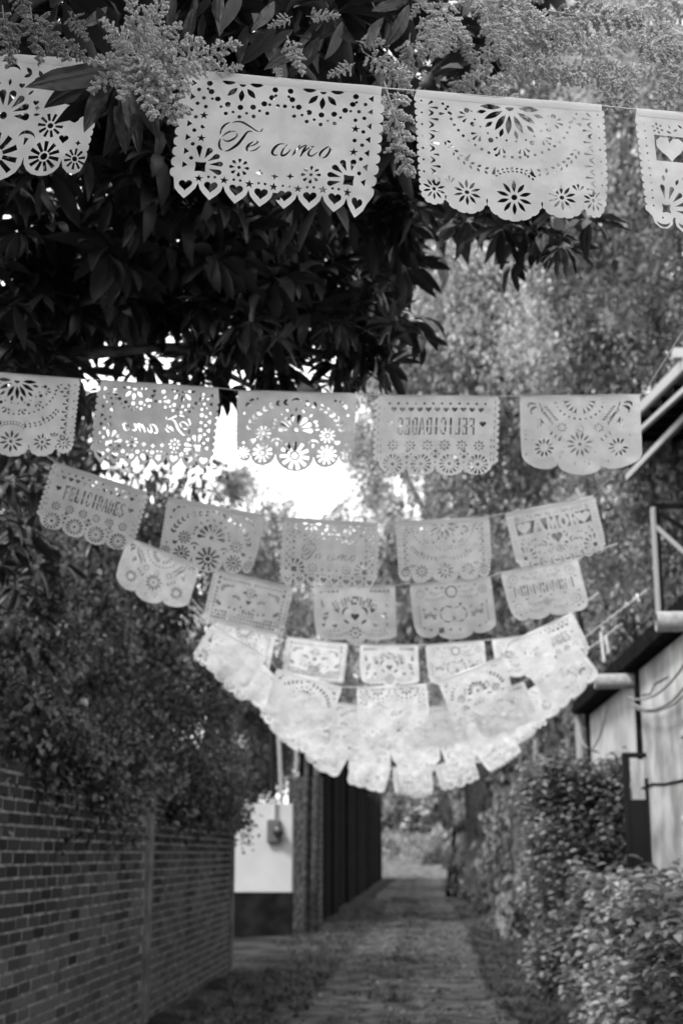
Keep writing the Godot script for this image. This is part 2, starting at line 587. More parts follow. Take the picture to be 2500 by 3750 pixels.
func design_amor() -> PackedVector2Array:
	var o := PackedVector2Array([Vector2(0, 0), Vector2(100, 0), Vector2(100, 5)])
	bumps(o, Vector2(100, 5), Vector2(100, 58), 13, 1.5)
	for i in 8: lobe(o, Vector2(98 - 12 * i, 60), Vector2(86 - 12 * i, 60), 6.0 + 3.0 * sin(PI * (i + 0.5) / 8), 5, 0.0)
	o.append(Vector2(2, 60))
	bumps(o, Vector2(0, 58), Vector2(0, 5), 13, 1.5)
	for k in 12: hs(dot(3.4, 8 + 4.2 * k, 0.55))
	rosette(10.5, 10, 6, 1.4, 3.4, 1.3, "petal", 0.8, 20.0, true)
	for p in [[17.0, 8.5, 60.0], [20.0, 10.5, -20.0], [23.0, 8.0, 40.0], [26.5, 10.0, 90.0], [16.5, 11.8, 20.0]]: hs(petal(p[0], p[1], p[2], -1.5, 1.5, 1.2))
	hs(stroke([Vector2(30, 11), Vector2(33, 8.5), Vector2(36, 10.5), Vector2(39, 8)], 0.3, 1.0))
	hs(crescent(43.5, 9.0, 1.6, 30.0))
	hs(dot(47, 10.6, 0.8))
	# the window behind AMOR: whatever is not a letter is cut away
	var win := [rect(8, 14, 92, 28.5)]
	var letters := [
		heart(16.5, 20.6, 7.9), heart(83.5, 20.6, 7.9),
		PackedVector2Array([Vector2(24.6, 29.5), Vector2(30.0, 13), Vector2(34.6, 13), Vector2(40.0, 29.5)]),
		PackedVector2Array([Vector2(41.6, 29.5), Vector2(42.8, 13), Vector2(53.2, 13), Vector2(54.4, 29.5)]),
		PackedVector2Array([Vector2(68.2, 29.5), Vector2(68.2, 13), Vector2(74, 13), Vector2(77, 15), Vector2(77.4, 19), Vector2(75.4, 21.6), Vector2(78.4, 29.5)])]
	var ring := PackedVector2Array()
	for k in 20: ring.append(Vector2(61, 21.25) + Vector2(cos(TAU * k / 20) * 6.0, sin(TAU * k / 20) * 8.2))
	letters.append(ring)
	for l in letters:
		var next := []
		for w in win: next.append_array(Geometry2D.clip_polygons(w, l))
		win = next
	for w in win:
		if w.size() > 2: h(w)
	h(PackedVector2Array([Vector2(31.6, 21), Vector2(32.3, 17.2), Vector2(33.0, 21)]))
	h(PackedVector2Array([Vector2(29.6, 28.4), Vector2(31, 24), Vector2(33.6, 24), Vector2(35, 28.4)]))
	h(PackedVector2Array([Vector2(46.2, 14), Vector2(49.8, 14), Vector2(48, 19.5)]))
	h(PackedVector2Array([Vector2(45.0, 28.4), Vector2(45.6, 20.5), Vector2(47.0, 28.4)]))
	h(PackedVector2Array([Vector2(49.0, 28.4), Vector2(50.4, 20.5), Vector2(51.0, 28.4)]))
	var eyep := PackedVector2Array()
	for k in 14: eyep.append(Vector2(61, 21.25) + Vector2(cos(TAU * k / 14) * 1.9, sin(TAU * k / 14) * 4.6))
	h(eyep)
	h(rect(71.6, 16, 73.8, 19.6))
	h(PackedVector2Array([Vector2(71.6, 28.4), Vector2(71.6, 23), Vector2(73, 23), Vector2(74.8, 28.4)]))
	hs(PackedVector2Array([Vector2(15.2, 13.9), Vector2(17.8, 13.9), Vector2(16.5, 16)]))
	h(heart(50, 38.0, 6.6))
	hs(heart(41.5, 46.0, 2.3))
	for p in [[38.0, 36.0, 60.0, 4.0], [33.0, 40.0, 30.0, 4.6], [36.5, 43.0, 110.0, 3.0], [41.0, 32.5, 80.0, 2.4]]: hs(drop(p[0], p[1], p[2], -p[3] * 0.5, p[3], 2.2))
	hs(star(25.5, 36.5, 1.9, 8, 0.6))
	hs(stroke([Vector2(24, 42), Vector2(28, 44), Vector2(31, 43), Vector2(35, 47)], 0.4, 1.4))
	hs(star(10.5, 55.0, 3.4, 4, 0.55, -45.0))
	for k in 5:
		var a := -96.0 + 26.0 * k
		hs(drop(10.5, 55.0, a, 5.0, 13.0, 2.6))
		hs(petal(10.5, 55.0, a + 6.0, 14.8, 18.6, 1.7))
	for k in 4: hs(petal(10.5, 55.0, -84.0 + 27.0 * k, 19.8, 22.8, 1.5))
	for k in 14: h(dot(8 + 84.0 * k / 13.0, 60.2, 0.65))
	rosette(50, 52, 10, 2.6, 4.6, 1.2, "petal", 1.1)
	for k in 5: hs(dot(37.0 + 2.2 * k, 52.0 + 2.6 * sin(k * 1.7), 0.75))
	for i in 8:
		var x := 92.0 - 12.0 * i
		var dd := 6.0 + 3.0 * sin(PI * (i + 0.5) / 8)
		h(crescent(x, 62.0, 3.7, 90.0, 0.6 if dd > 7 else 0.5))
		h(petal(x + 6.0, 61.6, 90.0, -1.6, 1.6, 1.6))
	return clean(o)

const LETTERS := {
	"F": [[0.16, 0, 0.42, 0.44], [0.16, 0.52, 0.42, 1], [0.48, 0, 0.95, 0.1], [0.48, 0.42, 0.8, 0.52], [0.86, 0.12, 0.95, 0.26]],
	"E": [[0.14, 0, 0.4, 0.44], [0.14, 0.52, 0.4, 1], [0.46, 0, 0.92, 0.1], [0.46, 0.43, 0.76, 0.53], [0.46, 0.9, 0.92, 1], [0.84, 0.74, 0.92, 0.88]],
	"L": [[0.16, 0, 0.44, 0.48], [0.16, 0.55, 0.44, 1], [0.5, 0.9, 0.94, 1], [0.86, 0.7, 0.94, 0.88]],
	"I": [[0.36, 0, 0.66, 0.46], [0.36, 0.54, 0.66, 1]],
	"C": [[0.1, 0.16, 0.36, 0.46], [0.1, 0.54, 0.36, 0.84], [0.3, 0.0, 0.74, 0.1], [0.3, 0.9, 0.74, 1.0], [0.78, 0.1, 0.92, 0.28], [0.78, 0.74, 0.92, 0.9]],
	"D": [[0.1, 0, 0.34, 0.46], [0.1, 0.54, 0.34, 1], [0.4, 0, 0.66, 0.09], [0.4, 0.91, 0.66, 1], [0.66, 0.14, 0.92, 0.46], [0.66, 0.54, 0.92, 0.86]],
	"S": [[0.1, 0.08, 0.34, 0.42], [0.34, 0.0, 0.78, 0.09], [0.3, 0.44, 0.72, 0.54], [0.66, 0.58, 0.92, 0.9], [0.2, 0.91, 0.66, 1.0], [0.1, 0.72, 0.22, 0.9], [0.78, 0.1, 0.9, 0.26]]}

func design_felicidades() -> PackedVector2Array:
	var o := PackedVector2Array([Vector2(0, 0), Vector2(100, 0), Vector2(100, 2.5)])
	bumps(o, Vector2(100, 2.5), Vector2(100, 58.5), 10, 2.6)
	o.append(Vector2(97, 58.8))
	for i in 4: lobe(o, Vector2(97 - 23.5 * i, 59 if i == 0 else 62), Vector2(73.5 - 23.5 * i, 62 if i < 3 else 59), 8.0, 8, 0.9)
	bumps(o, Vector2(0, 58.5), Vector2(0, 2.5), 10, 2.6)
	for k in 10:
		hs(crescent(0.1, 5.3 + 5.6 * k, 1.9, 0.0, 0.35))
		if k > 5: hs(crescent(5.2, 5.3 + 5.6 * k, 1.7, 180.0, 0.45))
	for k in 12: h(dot(9.8 + 7.3 * k, 7.0, 1.15))
	for k in 11: h(heart(13.5 + 7.3 * k, 12.2, 2.5))
	hs(crescent(7.6, 12.0, 1.8, 180.0, 0.2))
	var word := "FELICIDADES"
	for i in word.length():
		var x := 17.5 + 6.0 * i
		if word[i] == "A":
			h(PackedVector2Array([Vector2(x + 0.2, 34.5), Vector2(x + 2.2, 19.5), Vector2(x + 2.9, 19.5), Vector2(x + 1.1, 34.5)]))
			h(PackedVector2Array([Vector2(x + 3.1, 19.5), Vector2(x + 3.7, 19.5), Vector2(x + 5.6, 34.5), Vector2(x + 4.0, 34.5)]))
			h(rect(x + 2.0, 28.6, x + 3.3, 29.8))
		else:
			for r in LETTERS[word[i]]: h(rect(x + r[0] * 5.4, 19.5 + r[1] * 15.0, x + r[2] * 5.4, 19.5 + r[3] * 15.0))
	h(heart(11.5, 24.5, 2.9))
	h(heart(88.8, 24.5, 2.9))
	for k in 6: rosette(14.2 + 14.3 * k, 43.8, 8, 1.9, 4.9, 1.6, "petal", 0.9)
	for k in 4:
		rosette(14.6 + 23.6 * k, 60.0, 14, 3.4, 8.6, 2.1, "drop", 1.5)
	for k in 3:
		h(star(26.4 + 23.6 * k, 48.8, 2.2, 4, 0.55))
		h(star(26.4 + 23.6 * k, 53.8, 2.2, 4, 0.55))
		for s in [-3.0, 3.0]: h(dot(26.4 + 23.6 * k + s, 51.3, 0.9))
		h(dot(26.4 + 23.6 * k, 58.6, 1.0))
	return clean(o)

func design_sprigs() -> PackedVector2Array:
	var o := PackedVector2Array([Vector2(0, 0), Vector2(100, 0), Vector2(100, 3)])
	bumps(o, Vector2(100, 3), Vector2(100, 50), 24, 0.55)
	lobe(o, Vector2(100, 50), Vector2(70, 60), 8.5, 16, 0.45)
	lobe(o, Vector2(70, 60), Vector2(33, 60), 9.5, 22, 0.45)
	lobe(o, Vector2(33, 60), Vector2(0, 50), 8.5, 16, 0.45)
	bumps(o, Vector2(0, 50), Vector2(0, 3), 24, 0.55)
	hs(stroke([Vector2(6.6, 10.2), Vector2(7.0, 7.6), Vector2(9.5, 6.4), Vector2(13.5, 7.4)], 0.3, 2.4))
	hs(stroke([Vector2(9.6, 16.2), Vector2(9.0, 13.0), Vector2(11.0, 10.6), Vector2(14, 9.8)], 0.3, 2.6))
	hs(stroke([Vector2(16, 6.0), Vector2(17.4, 10), Vector2(19, 13)], 0.7, 0.9))
	hs(stroke([Vector2(20.0, 14.5), Vector2(22.6, 17.8), Vector2(25.6, 20.8)], 0.7, 0.9))
	for k in 6:
		var p := Vector2(17.6, 9.6).lerp(Vector2(26, 20.6), k / 5.0)
		hs(petal(p.x, p.y, 12.0, 2.0, 6.0, 1.3))
		hs(petal(p.x, p.y, 84.0, 2.0, 6.0, 1.3))
	for a in [-82.0, -100.0]:
		var d := deg_to_rad(a)
		hs(PackedVector2Array([Vector2(14.5, 29) + Vector2.from_angle(d + 0.55) * -1.0 + (Vector2(3.4, -2) if a > -90 else Vector2.ZERO), Vector2(14.5, 20) + (Vector2(1.6, -1.6) if a > -90 else Vector2(0.2, 0)), Vector2(17.2, 28) + (Vector2(3.2, -2.6) if a > -90 else Vector2.ZERO), Vector2(15.4, 26) + (Vector2(2.6, -2.2) if a > -90 else Vector2.ZERO)]))
	for k in 9:
		var a := deg_to_rad(14.0 + 152.0 * k / 8.0)
		var c := Vector2(50, 3) + Vector2.from_angle(a) * 8.0
		var e := Vector2(50, 3) + Vector2.from_angle(a) * 14.5
		var nn := Vector2.from_angle(a).orthogonal()
		if k != 4: h(PackedVector2Array([c, e + nn * 1.5, e - Vector2.from_angle(a) * 1.8, e - nn * 1.5]))
	for k in 13:
		var a := deg_to_rad(10.0 + 160.0 * k / 12.0)
		h(star(50 + 20.5 * cos(a), 3.5 + 17.5 * sin(a), 1.5, 4, 0.5, 45.0 + rad_to_deg(a)))
	rosette(34.5, 28.5, 8, 2.0, 4.3, 1.2, "petal", 0.0, 10.0, true)
	for k in 7: h(petal(50, 29.5, 20.0 + 47.0 * k, 1.8, 3.6, 0.9))
	for k in 3: hs(crescent(24.5 + 3.4 * k, 33.0 + 2.6 * k, 2.0, 35.0, 0.7))
	rosette(19.0, 46.0, 11, 3.0, 8.6, 1.9, "petal", 0.0, -90.0, true)
	rosette(51.0, 43.0, 12, 4.2, 11.2, 2.1, "petal", 1.4, -76.0)
	for p in [[5.0, 36.0, 0.4], [9.0, 36.0, 0.5], [4.4, 26.0, 0.4], [28.0, 58.0, 0.7], [38.5, 49.5, 0.6], [66.0, 50.0, 0.6], [43.0, 56.0, 0.7], [47.0, 58.0, 0.5], [96.0, 30.0, 0.6], [96.0, 34.0, 0.6], [96.0, 38.0, 0.6], [96.5, 51.0, 0.7], [84.0, 36.0, 0.6], [90.0, 39.0, 0.5], [66.0, 36.0, 0.6], [68.0, 40.0, 0.6], [64.0, 46.0, 0.5], [68.0, 55.0, 0.6]]: h(dot(p[0], p[1], p[2]))
	h(crescent(44.5, 60.0, 1.5, 200.0, 0.6))
	h(crescent(55.0, 60.5, 1.5, -20.0, 0.6))
	return clean(o)

func design_fans() -> PackedVector2Array:
	var o := PackedVector2Array([Vector2(0, 0), Vector2(100, 0), Vector2(100, 5)])
	bumps(o, Vector2(100, 5), Vector2(98.5, 54), 12, 1.0)
	for s in [[98.5, 87.0, 6.5, 5], [87.0, 66.0, 10.0, 8], [66.0, 34.0, 14.0, 10], [34.0, 13.0, 10.0, 8], [13.0, 1.5, 6.5, 5]]:
		lobe(o, Vector2(s[0], 56), Vector2(s[1], 56), s[2], s[3], 0.0)
	o.append(Vector2(1.5, 56))
	bumps(o, Vector2(1.5, 54), Vector2(0, 5), 12, 1.0)
	h(dot(50, 34, 2.0))
	for k in 8: h(drop(50, 34, 180.0 + 180.0 * k / 7.0, 5.4, 14.5, 4.0))
	for k in 9:
		var a := 184.0 + 172.0 * k / 8.0
		if k % 2 == 0: h(petal(50, 34, a, 16.6, 20.4, 1.5))
		else: h(heart(50 + 18.5 * cos(deg_to_rad(a)), 34 + 18.5 * sin(deg_to_rad(a)), 1.7))
	for k in 8:
		var a := deg_to_rad(186.0 + 68.0 * k / 7.0)
		var p := Vector2(50 + 39.5 * cos(a), 38 + 29.0 * sin(a))
		var t := rad_to_deg(a) + 90.0
		hs(petal(p.x, p.y, t - 32.0, -0.4, 5.0, 2.3))
		hs(petal(p.x, p.y, t + 42.0, -0.2, 4.4, 2.2))
	h(crescent(50, 9.4, 4.4, -90.0, 0.42))
	for p in [[7.5, 10.0, 40.0], [7.5, 10.0, 85.0], [9.5, 9.0, -20.0]]: hs(petal(p[0], p[1], p[2], 0.4, 5.0, 2.2))
	for p in [[17.0, 7.0], [6.0, 20.0], [6.5, 46.0], [32.0, 29.0]]: hs(star(p[0], p[1], 1.6, 4, 0.5, 0.0))
	rosette(23.0, 38.0, 10, 2.6, 6.6, 1.7, "slot", 1.5, 0.0, true)
	hs(heart(14.5, 44.5, 2.6))
	hs(crescent(34.5, 46.0, 4.6, -90.0, 0.4))
	hs(slot(34.5, 45.5, 80.0, 0.0, 4.0, 2.4, 0.6))
	rosette(50, 56, 11, 4.2, 12.2, 3.0, "slot", 2.6, -90.0)
	rosette(23.0, 55.0, 11, 3.0, 8.4, 2.2, "slot", 2.0, -90.0, true)
	rosette(6.5, 54.5, 10, 2.0, 5.4, 1.3, "slot", 1.3, -90.0, true)
	return clean(o)

func design_doves() -> PackedVector2Array:
	var o := PackedVector2Array([Vector2(0, 0), Vector2(100, 0), Vector2(100, 4)])
	bumps(o, Vector2(100, 4), Vector2(100, 64), 12, 2.0)
	bumps(o, Vector2(100, 64), Vector2(0, 64), 16, 3.4)
	bumps(o, Vector2(0, 64), Vector2(0, 4), 12, 2.0)
	for k in 12: hs(dot(1.6, 6.5 + 5.0 * k, 1.0))
	for k in 16: h(dot(3.1 + 6.25 * k, 64.2, 1.5))
	for r in 4:
		for c in 21:
			var u := 8.0 + 4.2 * c
			var top := 58.5 - 4.2 * r
			if absf(u - 50.0) < 4.0 + 10.0 * r and r > 1 and absf(u - 50.0) > 12.0: continue
			if r == 3 and absf(u - 50.0) > 26.0: continue
			h(rect(u - 1.35, top - 1.35, u + 1.35, top + 1.35))
	# wings and tails of the two doves are slits, their bodies stay paper
	for k in 8: hs(petal(24.0, 26.0, 196.0 + 13.0 * k, 8.0, 13.0 + 2.0 * sin(k * 0.9), 1.8))
	for k in 5: hs(petal(16.0, 36.0, 95.0 + 17.0 * k, 3.0, 8.0, 1.8))
	for k in 6: hs(petal(33.0, 34.0, -30.0 - 18.0 * k, 4.0, 8.0, 1.5))
	hs(dot(37.5, 20.0, 0.7))
	hs(tri3(44.0, 21.0, 5.0, 4.0))
	for p in [[8.0, 8.0], [8.0, 14.5]]: hs(star(p[0], p[1], 2.6, 4, 0.6, 45.0))
	for k in 9: hs(petal(14.0 + 4.0 * k, 9.0, 60.0 if k % 2 == 0 else -50.0, -1.9, 1.9, 1.8))
	rosette(50, 20, 8, 2.8, 6.4, 2.0, "drop", 1.4)
	h(heart(50, 32, 3.4))
	for k in 6: hs(tri3(8.0, 22.0 + 4.6 * k, 3.0, 3.4))
	for p in [[42.0, 40.0], [46.0, 43.5], [28.0, 43.0], [35.0, 44.5]]: hs(star(p[0], p[1], 2.4, 5, 0.5))
	return clean(o)

func design_arch() -> PackedVector2Array:
	var o := PackedVector2Array([Vector2(0, 0), Vector2(100, 0), Vector2(100, 4)])
	bumps(o, Vector2(100, 4), Vector2(100, 64), 16, 1.2)
	lobe(o, Vector2(99, 64), Vector2(62, 66), 3.0, 9, 0.8)
	lobe(o, Vector2(62, 66), Vector2(38, 66), 6.0, 7, 0.8)
	lobe(o, Vector2(38, 66), Vector2(1, 64), 3.0, 9, 0.8)
	bumps(o, Vector2(0, 64), Vector2(0, 4), 16, 1.2)
	# slim openings between the tall letters of the arch, then its spandrels
	for k in 15:
		var a := -118.0 + 56.0 * k / 14.0
		if k == 7:
			h(slot(50, 74, a, 50.0, 52.4, 5.0, 5.4))
			h(slot(50, 74, a, 57.6, 60.0, 5.0, 5.4))
		else: h(slot(50, 74, a, 49.6 if k % 3 else 54.0, 60.0 if k % 4 else 56.0, 1.1 + 0.5 * (k % 2), 1.5 + 0.9 * ((k + 1) % 2)))
	hs(PackedVector2Array([Vector2(8.5, 16), Vector2(12.5, 27), Vector2(8.0, 29)]))
	for k in 5: hs(slot(8.0 + 5.2 * k, 8.0, 90.0, -2.4 + 0.2 * k, 1.6 - 0.3 * k, 3.0, 3.6))
	hs(PackedVector2Array([Vector2(9, 37), Vector2(17, 32.5), Vector2(16.5, 37)]))
	hs(PackedVector2Array([Vector2(9, 40), Vector2(17.5, 38.5), Vector2(12, 45)]))
	hs(PackedVector2Array([Vector2(23, 30.6), Vector2(31, 28.5), Vector2(30, 35)]))
	h(heart(50, 39.0, 5.4))
	hs(crescent(40.5, 33.5, 6.5, 215.0, 0.45))
	hs(petal(39.0, 45.5, 38.0, -4.4, 4.4, 3.6))
	hs(PackedVector2Array([Vector2(20, 50), Vector2(29, 48), Vector2(26, 53.5)]))
	hs(PackedVector2Array([Vector2(8, 49), Vector2(13, 47), Vector2(11, 53)]))
	rosette(50, 59.5, 8, 4.6, 7.4, 3.2, "slot", 2.2, 22.5)
	garland([Vector2(9, 59), Vector2(20, 62.5), Vector2(32, 62), Vector2(41, 59)], 9, 3.2, 1.4, true)
	for k in 4: hs(petal(14.0 + 5.0 * k, 57.0, 75.0, -1.8, 1.8, 1.4))
	return clean(o)

func design_rings() -> PackedVector2Array:
	var o := PackedVector2Array([Vector2(0, 0), Vector2(100, 0), Vector2(100, 4)])
	bumps(o, Vector2(100, 4), Vector2(100, 56), 18, 1.0)
	lobe(o, Vector2(99.5, 57), Vector2(72, 64), 8.0, 10, 0.8)
	lobe(o, Vector2(72, 64), Vector2(28, 64), 9.5, 14, 0.8)
	lobe(o, Vector2(28, 64), Vector2(0.5, 57), 8.0, 10, 0.8)
	bumps(o, Vector2(0, 56), Vector2(0, 4), 18, 1.0)
	for k in 10: h(slot(50, 14, 36.0 * k, 5.6, 8.0, 3.0, 3.6))
	garland([Vector2(16, 20), Vector2(24, 23), Vector2(33, 22), Vector2(40, 20)], 7, 3.0, 1.3, true)
	garland([Vector2(22, 13), Vector2(30, 16), Vector2(39, 14)], 5, 3.0, 1.3, true)
	rosette(11.5, 14, 10, 3.4, 5.6, 1.3, "petal", 1.0, 0.0, true)
	for p in [[32.0, 8.0, 0.0], [39.0, 8.4, 0.0], [20.0, 8.0, 30.0]]: hs(petal(p[0], p[1], p[2], -2.5, 2.5, 2.0))
	# two linked wedding rings
	for k in 5:
		var a0 := 20.0 + 60.0 * k
		var arc := []
		for j in 5: arc.append(Vector2(43, 42.5) + Vector2.from_angle(deg_to_rad(a0 + 46.0 * j / 4.0)) * 9.0)
		h(stroke(arc, 1.3, 1.7))
		arc = []
		for j in 5: arc.append(Vector2(57, 42.0) + Vector2.from_angle(deg_to_rad(160.0 - a0 - 46.0 * j / 4.0 + 20.0)) * 9.6)
		h(stroke(arc, 1.3, 1.7))
	h(star(40.5, 30.5, 2.6, 6, 0.6))
	for k in 7:
		hs(petal(20.0, 47.0, -150.0 + 24.0 * k, 3.0, 9.0 + 2.0 * (k % 2), 2.0))
		hs(petal(8.0, 30.0 + 4.0 * k, 70.0, -1.6, 1.6, 1.4))
	for p in [[14.0, 34.0], [28.0, 34.5], [12.0, 57.0], [20.0, 60.0]]: hs(petal(p[0], p[1], 35.0, -2.4, 2.4, 1.9))
	for p in [[44.0, 62.0], [56.0, 61.5]]: h(dot(p[0], p[1], 1.4))
	for k in 13: h(dot(30.0 + 40.0 * k / 12.0, 64.5 + 5.6 * sin(PI * k / 12.0), 0.5))
	return clean(o)

func design_tall_letters() -> PackedVector2Array:
	var o := PackedVector2Array([Vector2(0, 0), Vector2(100, 0), Vector2(100, 4)])
	bumps(o, Vector2(100, 4), Vector2(100, 58), 17, 1.1)
	lobe(o, Vector2(99, 58), Vector2(78, 64), 7.0, 8, 0.8)
	lobe(o, Vector2(78, 64), Vector2(50, 62), 6.0, 9, 0.8)
	lobe(o, Vector2(50, 62), Vector2(22, 64), 6.0, 9, 0.8)
	lobe(o, Vector2(22, 64), Vector2(1, 58), 7.0, 8, 0.8)
	bumps(o, Vector2(0, 58), Vector2(0, 4), 17, 1.1)
	for p in [[13.0, 13.0], [13.0, 51.0]]: rosette(p[0], p[1], 14, 4.6, 6.4, 1.2, "petal", 1.0, 0.0, true)
	for k in 19:
		var u := 12.0 + 4.15 * k
		if k % 6 == 3:
			h(rect(u, 22.5, u + 2.2, 27.0)); h(rect(u + 0.4, 31.0, u + 2.4, 36.5))
		elif k % 4 == 0: h(rect(u, 22.5, u + 1.9, 36.5))
		elif k % 4 == 2: h(PackedVector2Array([Vector2(u, 22.5), Vector2(u + 1.6, 22.5), Vector2(u + 2.4, 36.5), Vector2(u + 1.0, 36.5)]))
		else: h(rect(u + 0.2, 25.0, u + 1.3, 34.0))
	garland([Vector2(24, 10), Vector2(32, 15), Vector2(42, 15)], 6, 3.0, 1.3, true)
	garland([Vector2(24, 46), Vector2(34, 50), Vector2(44, 47)], 6, 3.0, 1.3, true)
	garland([Vector2(24, 56), Vector2(33, 59), Vector2(42, 57)], 5, 3.0, 1.3, true)
	rosette(50, 48, 10, 2.6, 5.4, 1.3, "petal", 1.2)
	for p in [[26.0, 41.0], [44.0, 40.5], [8.0, 41.5], [8.0, 22.0]]: hs(tri3(p[0], p[1], 4.0, 2.2))
	for p in [[30.0, 8.0], [44.0, 8.5], [50.0, 12.0], [37.0, 9.0]]: hs(petal(p[0], p[1], 50.0, -1.8, 1.8, 1.5))
	for p in [[6.0, 58.0], [12.0, 61.0], [20.0, 58.5]]: hs(petal(p[0], p[1], 20.0, -2.2, 2.2, 1.7))
	return clean(o)

# how the sheet hangs: offset in hundredths of the width from the flat plane
func drape(u: float, v: float, k: Array) -> Vector3:
	var f := clampf(v / 65.0, 0.0, 1.2)
	var z: float = k[0] * sin(u / 100.0 * TAU * k[1] + k[2]) * (0.25 + f) + k[3] * f * f
	z += k[0] * 0.35 * sin(u * 0.13 + v * 0.16 + k[2] * 3.0) * f
	z += 0.26 * sin(u * 0.37 - v * 0.23 + k[2]) * f * (0.5 + 0.5 * sin(u * 0.09 + k[2])) + 0.16 * sin(v * 0.55 + u * 0.21 + 2.0 * k[2]) * (0.5 + 0.5 * sin(v * 0.11 - u * 0.05))
	z += 0.5 * exp(-absf(u - 50.0 - 2.0 * sin(v * 0.1 + k[2])) / 1.6) - 0.4 * exp(-absf(v - 34.0 - u * 0.04) / 1.4) + 0.6 * exp(-absf(v - 46.0 + (u - 50.0) * 0.55 * sin(k[2])) / 2.2) * f
	var x := 0.0
	var c := clampf((u - 78.0) / 22.0, 0.0, 1.0) * clampf((v - 34.0) / 36.0, 0.0, 1.0)
	z -= k[4] * c * c * 9.0
	x -= k[4] * c * c * 4.5
	x += k[5] * f * 2.0
	return Vector3(x, 0, z)

func sheet(outline: PackedVector2Array, holes: Array, k: Array, cell: float) -> ArrayMesh:
	var boxes := []
	for p in holes:
		var r := Rect2(p[0], Vector2.ZERO)
		for q in p: r = r.expand(q)
		boxes.append(r)
	var bounds := Rect2(outline[0], Vector2.ZERO)
	for q in outline: bounds = bounds.expand(q)
	var vs := PackedVector3Array()
	var ns := PackedVector3Array()
	var uvs := PackedVector2Array()
	var v0 := bounds.position.y
	while v0 < bounds.end.y:
		var u0 := bounds.position.x
		while u0 < bounds.end.x:
			var cellr := Rect2(u0, v0, cell, cell)
			var polys: Array = []
			for p in Geometry2D.intersect_polygons(rect(u0, v0, u0 + cell, v0 + cell), outline):
				if not Geometry2D.is_polygon_clockwise(p) or true: polys.append(p)
			for i in holes.size():
				if polys.is_empty(): break
				if not boxes[i].intersects(cellr): continue
				var next := []
				for p in polys: next.append_array(cut(p, holes[i], boxes[i]))
				polys = next
			for p in polys:
				if p.size() < 3: continue
				var ids := Geometry2D.triangulate_polygon(p)
				for id in ids:
					var q: Vector2 = p[id]
					var s := BW / 100.0
					var o := drape(q.x, q.y, k)
					var du := drape(q.x + 0.5, q.y, k) - drape(q.x - 0.5, q.y, k) + Vector3(1, 0, 0)
					var dv := drape(q.x, q.y + 0.5, k) - drape(q.x, q.y - 0.5, k) + Vector3(0, -1, 0)
					vs.append(Vector3(q.x + o.x, -q.y, o.z) * s)
					ns.append(dv.cross(du).normalized())
					uvs.append(q / 100.0)
			u0 += cell
		v0 += cell
	for i in range(0, vs.size(), 3):      # every face clockwise seen from the front
		if (vs[i + 1] - vs[i]).cross(vs[i + 2] - vs[i]).z > 0.0:
			var a := vs[i + 1]; vs[i + 1] = vs[i + 2]; vs[i + 2] = a
			var b := ns[i + 1]; ns[i + 1] = ns[i + 2]; ns[i + 2] = b
			var c := uvs[i + 1]; uvs[i + 1] = uvs[i + 2]; uvs[i + 2] = c
	var arr := []
	arr.resize(Mesh.ARRAY_MAX)
	arr[Mesh.ARRAY_VERTEX] = vs
	arr[Mesh.ARRAY_NORMAL] = ns
	arr[Mesh.ARRAY_TEX_UV] = uvs
	var m := ArrayMesh.new()
	m.add_surface_from_arrays(Mesh.PRIMITIVE_TRIANGLES, arr)
	return m

# p without the hole q; where the hole lies wholly inside, p is first split across it
func cut(p: PackedVector2Array, q: PackedVector2Array, r: Rect2) -> Array:
	var res := Geometry2D.clip_polygons(p, q)
	var inner := false
	for x in res:
		if Geometry2D.is_polygon_clockwise(x) != Geometry2D.is_polygon_clockwise(p): inner = true
	if not inner: return res
	var c := r.get_center().x
	var out := []
	for half in [rect(-50, -50, c, 200), rect(c, -50, 200, 200)]:
		for x in Geometry2D.intersect_polygons(p, half): out.append_array(Geometry2D.clip_polygons(x, q))
	return out

# the hem folded over the string: a second layer a millimetre in front
func hem(k: Array) -> ArrayMesh:
	var st := begin(true)
	var s := BW / 100.0
	var prof := [[-0.2, -0.5], [-0.55, 0.15], [-0.2, 0.5], [1.5, 0.4], [3.6, 0.3], [4.1, 0.14]]
	for i in 24:
		for j in prof.size() - 1:
			var c := []
			for e in [[i, j], [i + 1, j], [i + 1, j + 1], [i, j + 1]]:
				var u: float = e[0] / 24.0 * 100.0
				var o := drape(u, maxf(prof[e[1]][0], 0.0), k)
				c.append(Vector3(u + o.x, -prof[e[1]][0], o.z + prof[e[1]][1]) * s)
			quad(st, c[0], c[1], c[2], c[3])
	return done(st)

var designs := {}
var hems := {}
var last_end := Vector3.ZERO

func paper(kind: String, variant: int, fine: bool) -> ArrayMesh:
	var key := "%s%d" % [kind, variant]
	if not designs.has(key):
		H = []
		var makers := {"te_amo": design_te_amo, "garlands": design_garlands, "amor": design_amor, "felicidades": design_felicidades, "sprigs": design_sprigs, "fans": design_fans, "doves": design_doves, "arch": design_arch, "rings": design_rings, "tall_letters": design_tall_letters}
		var o: PackedVector2Array = makers[kind].call()
		designs[key] = sheet(o, H, drapes[variant], 4.0 if fine else 6.5)
		hems[key] = hem(drapes[variant])
	return designs[key]

# amount, waves, phase, belly, curled corner, sway
var drapes := [
	[0.9, 1.3, 0.4, 1.2, 1.0, 0.4],
	[1.2, 1.1, 2.1, -1.4, 0.5, 1.6],
	[1.6, 1.6, 4.0, 1.2, 0.6, 0.0],
	[1.5, 0.9, 5.2, -1.0, 0.9, -0.6]]

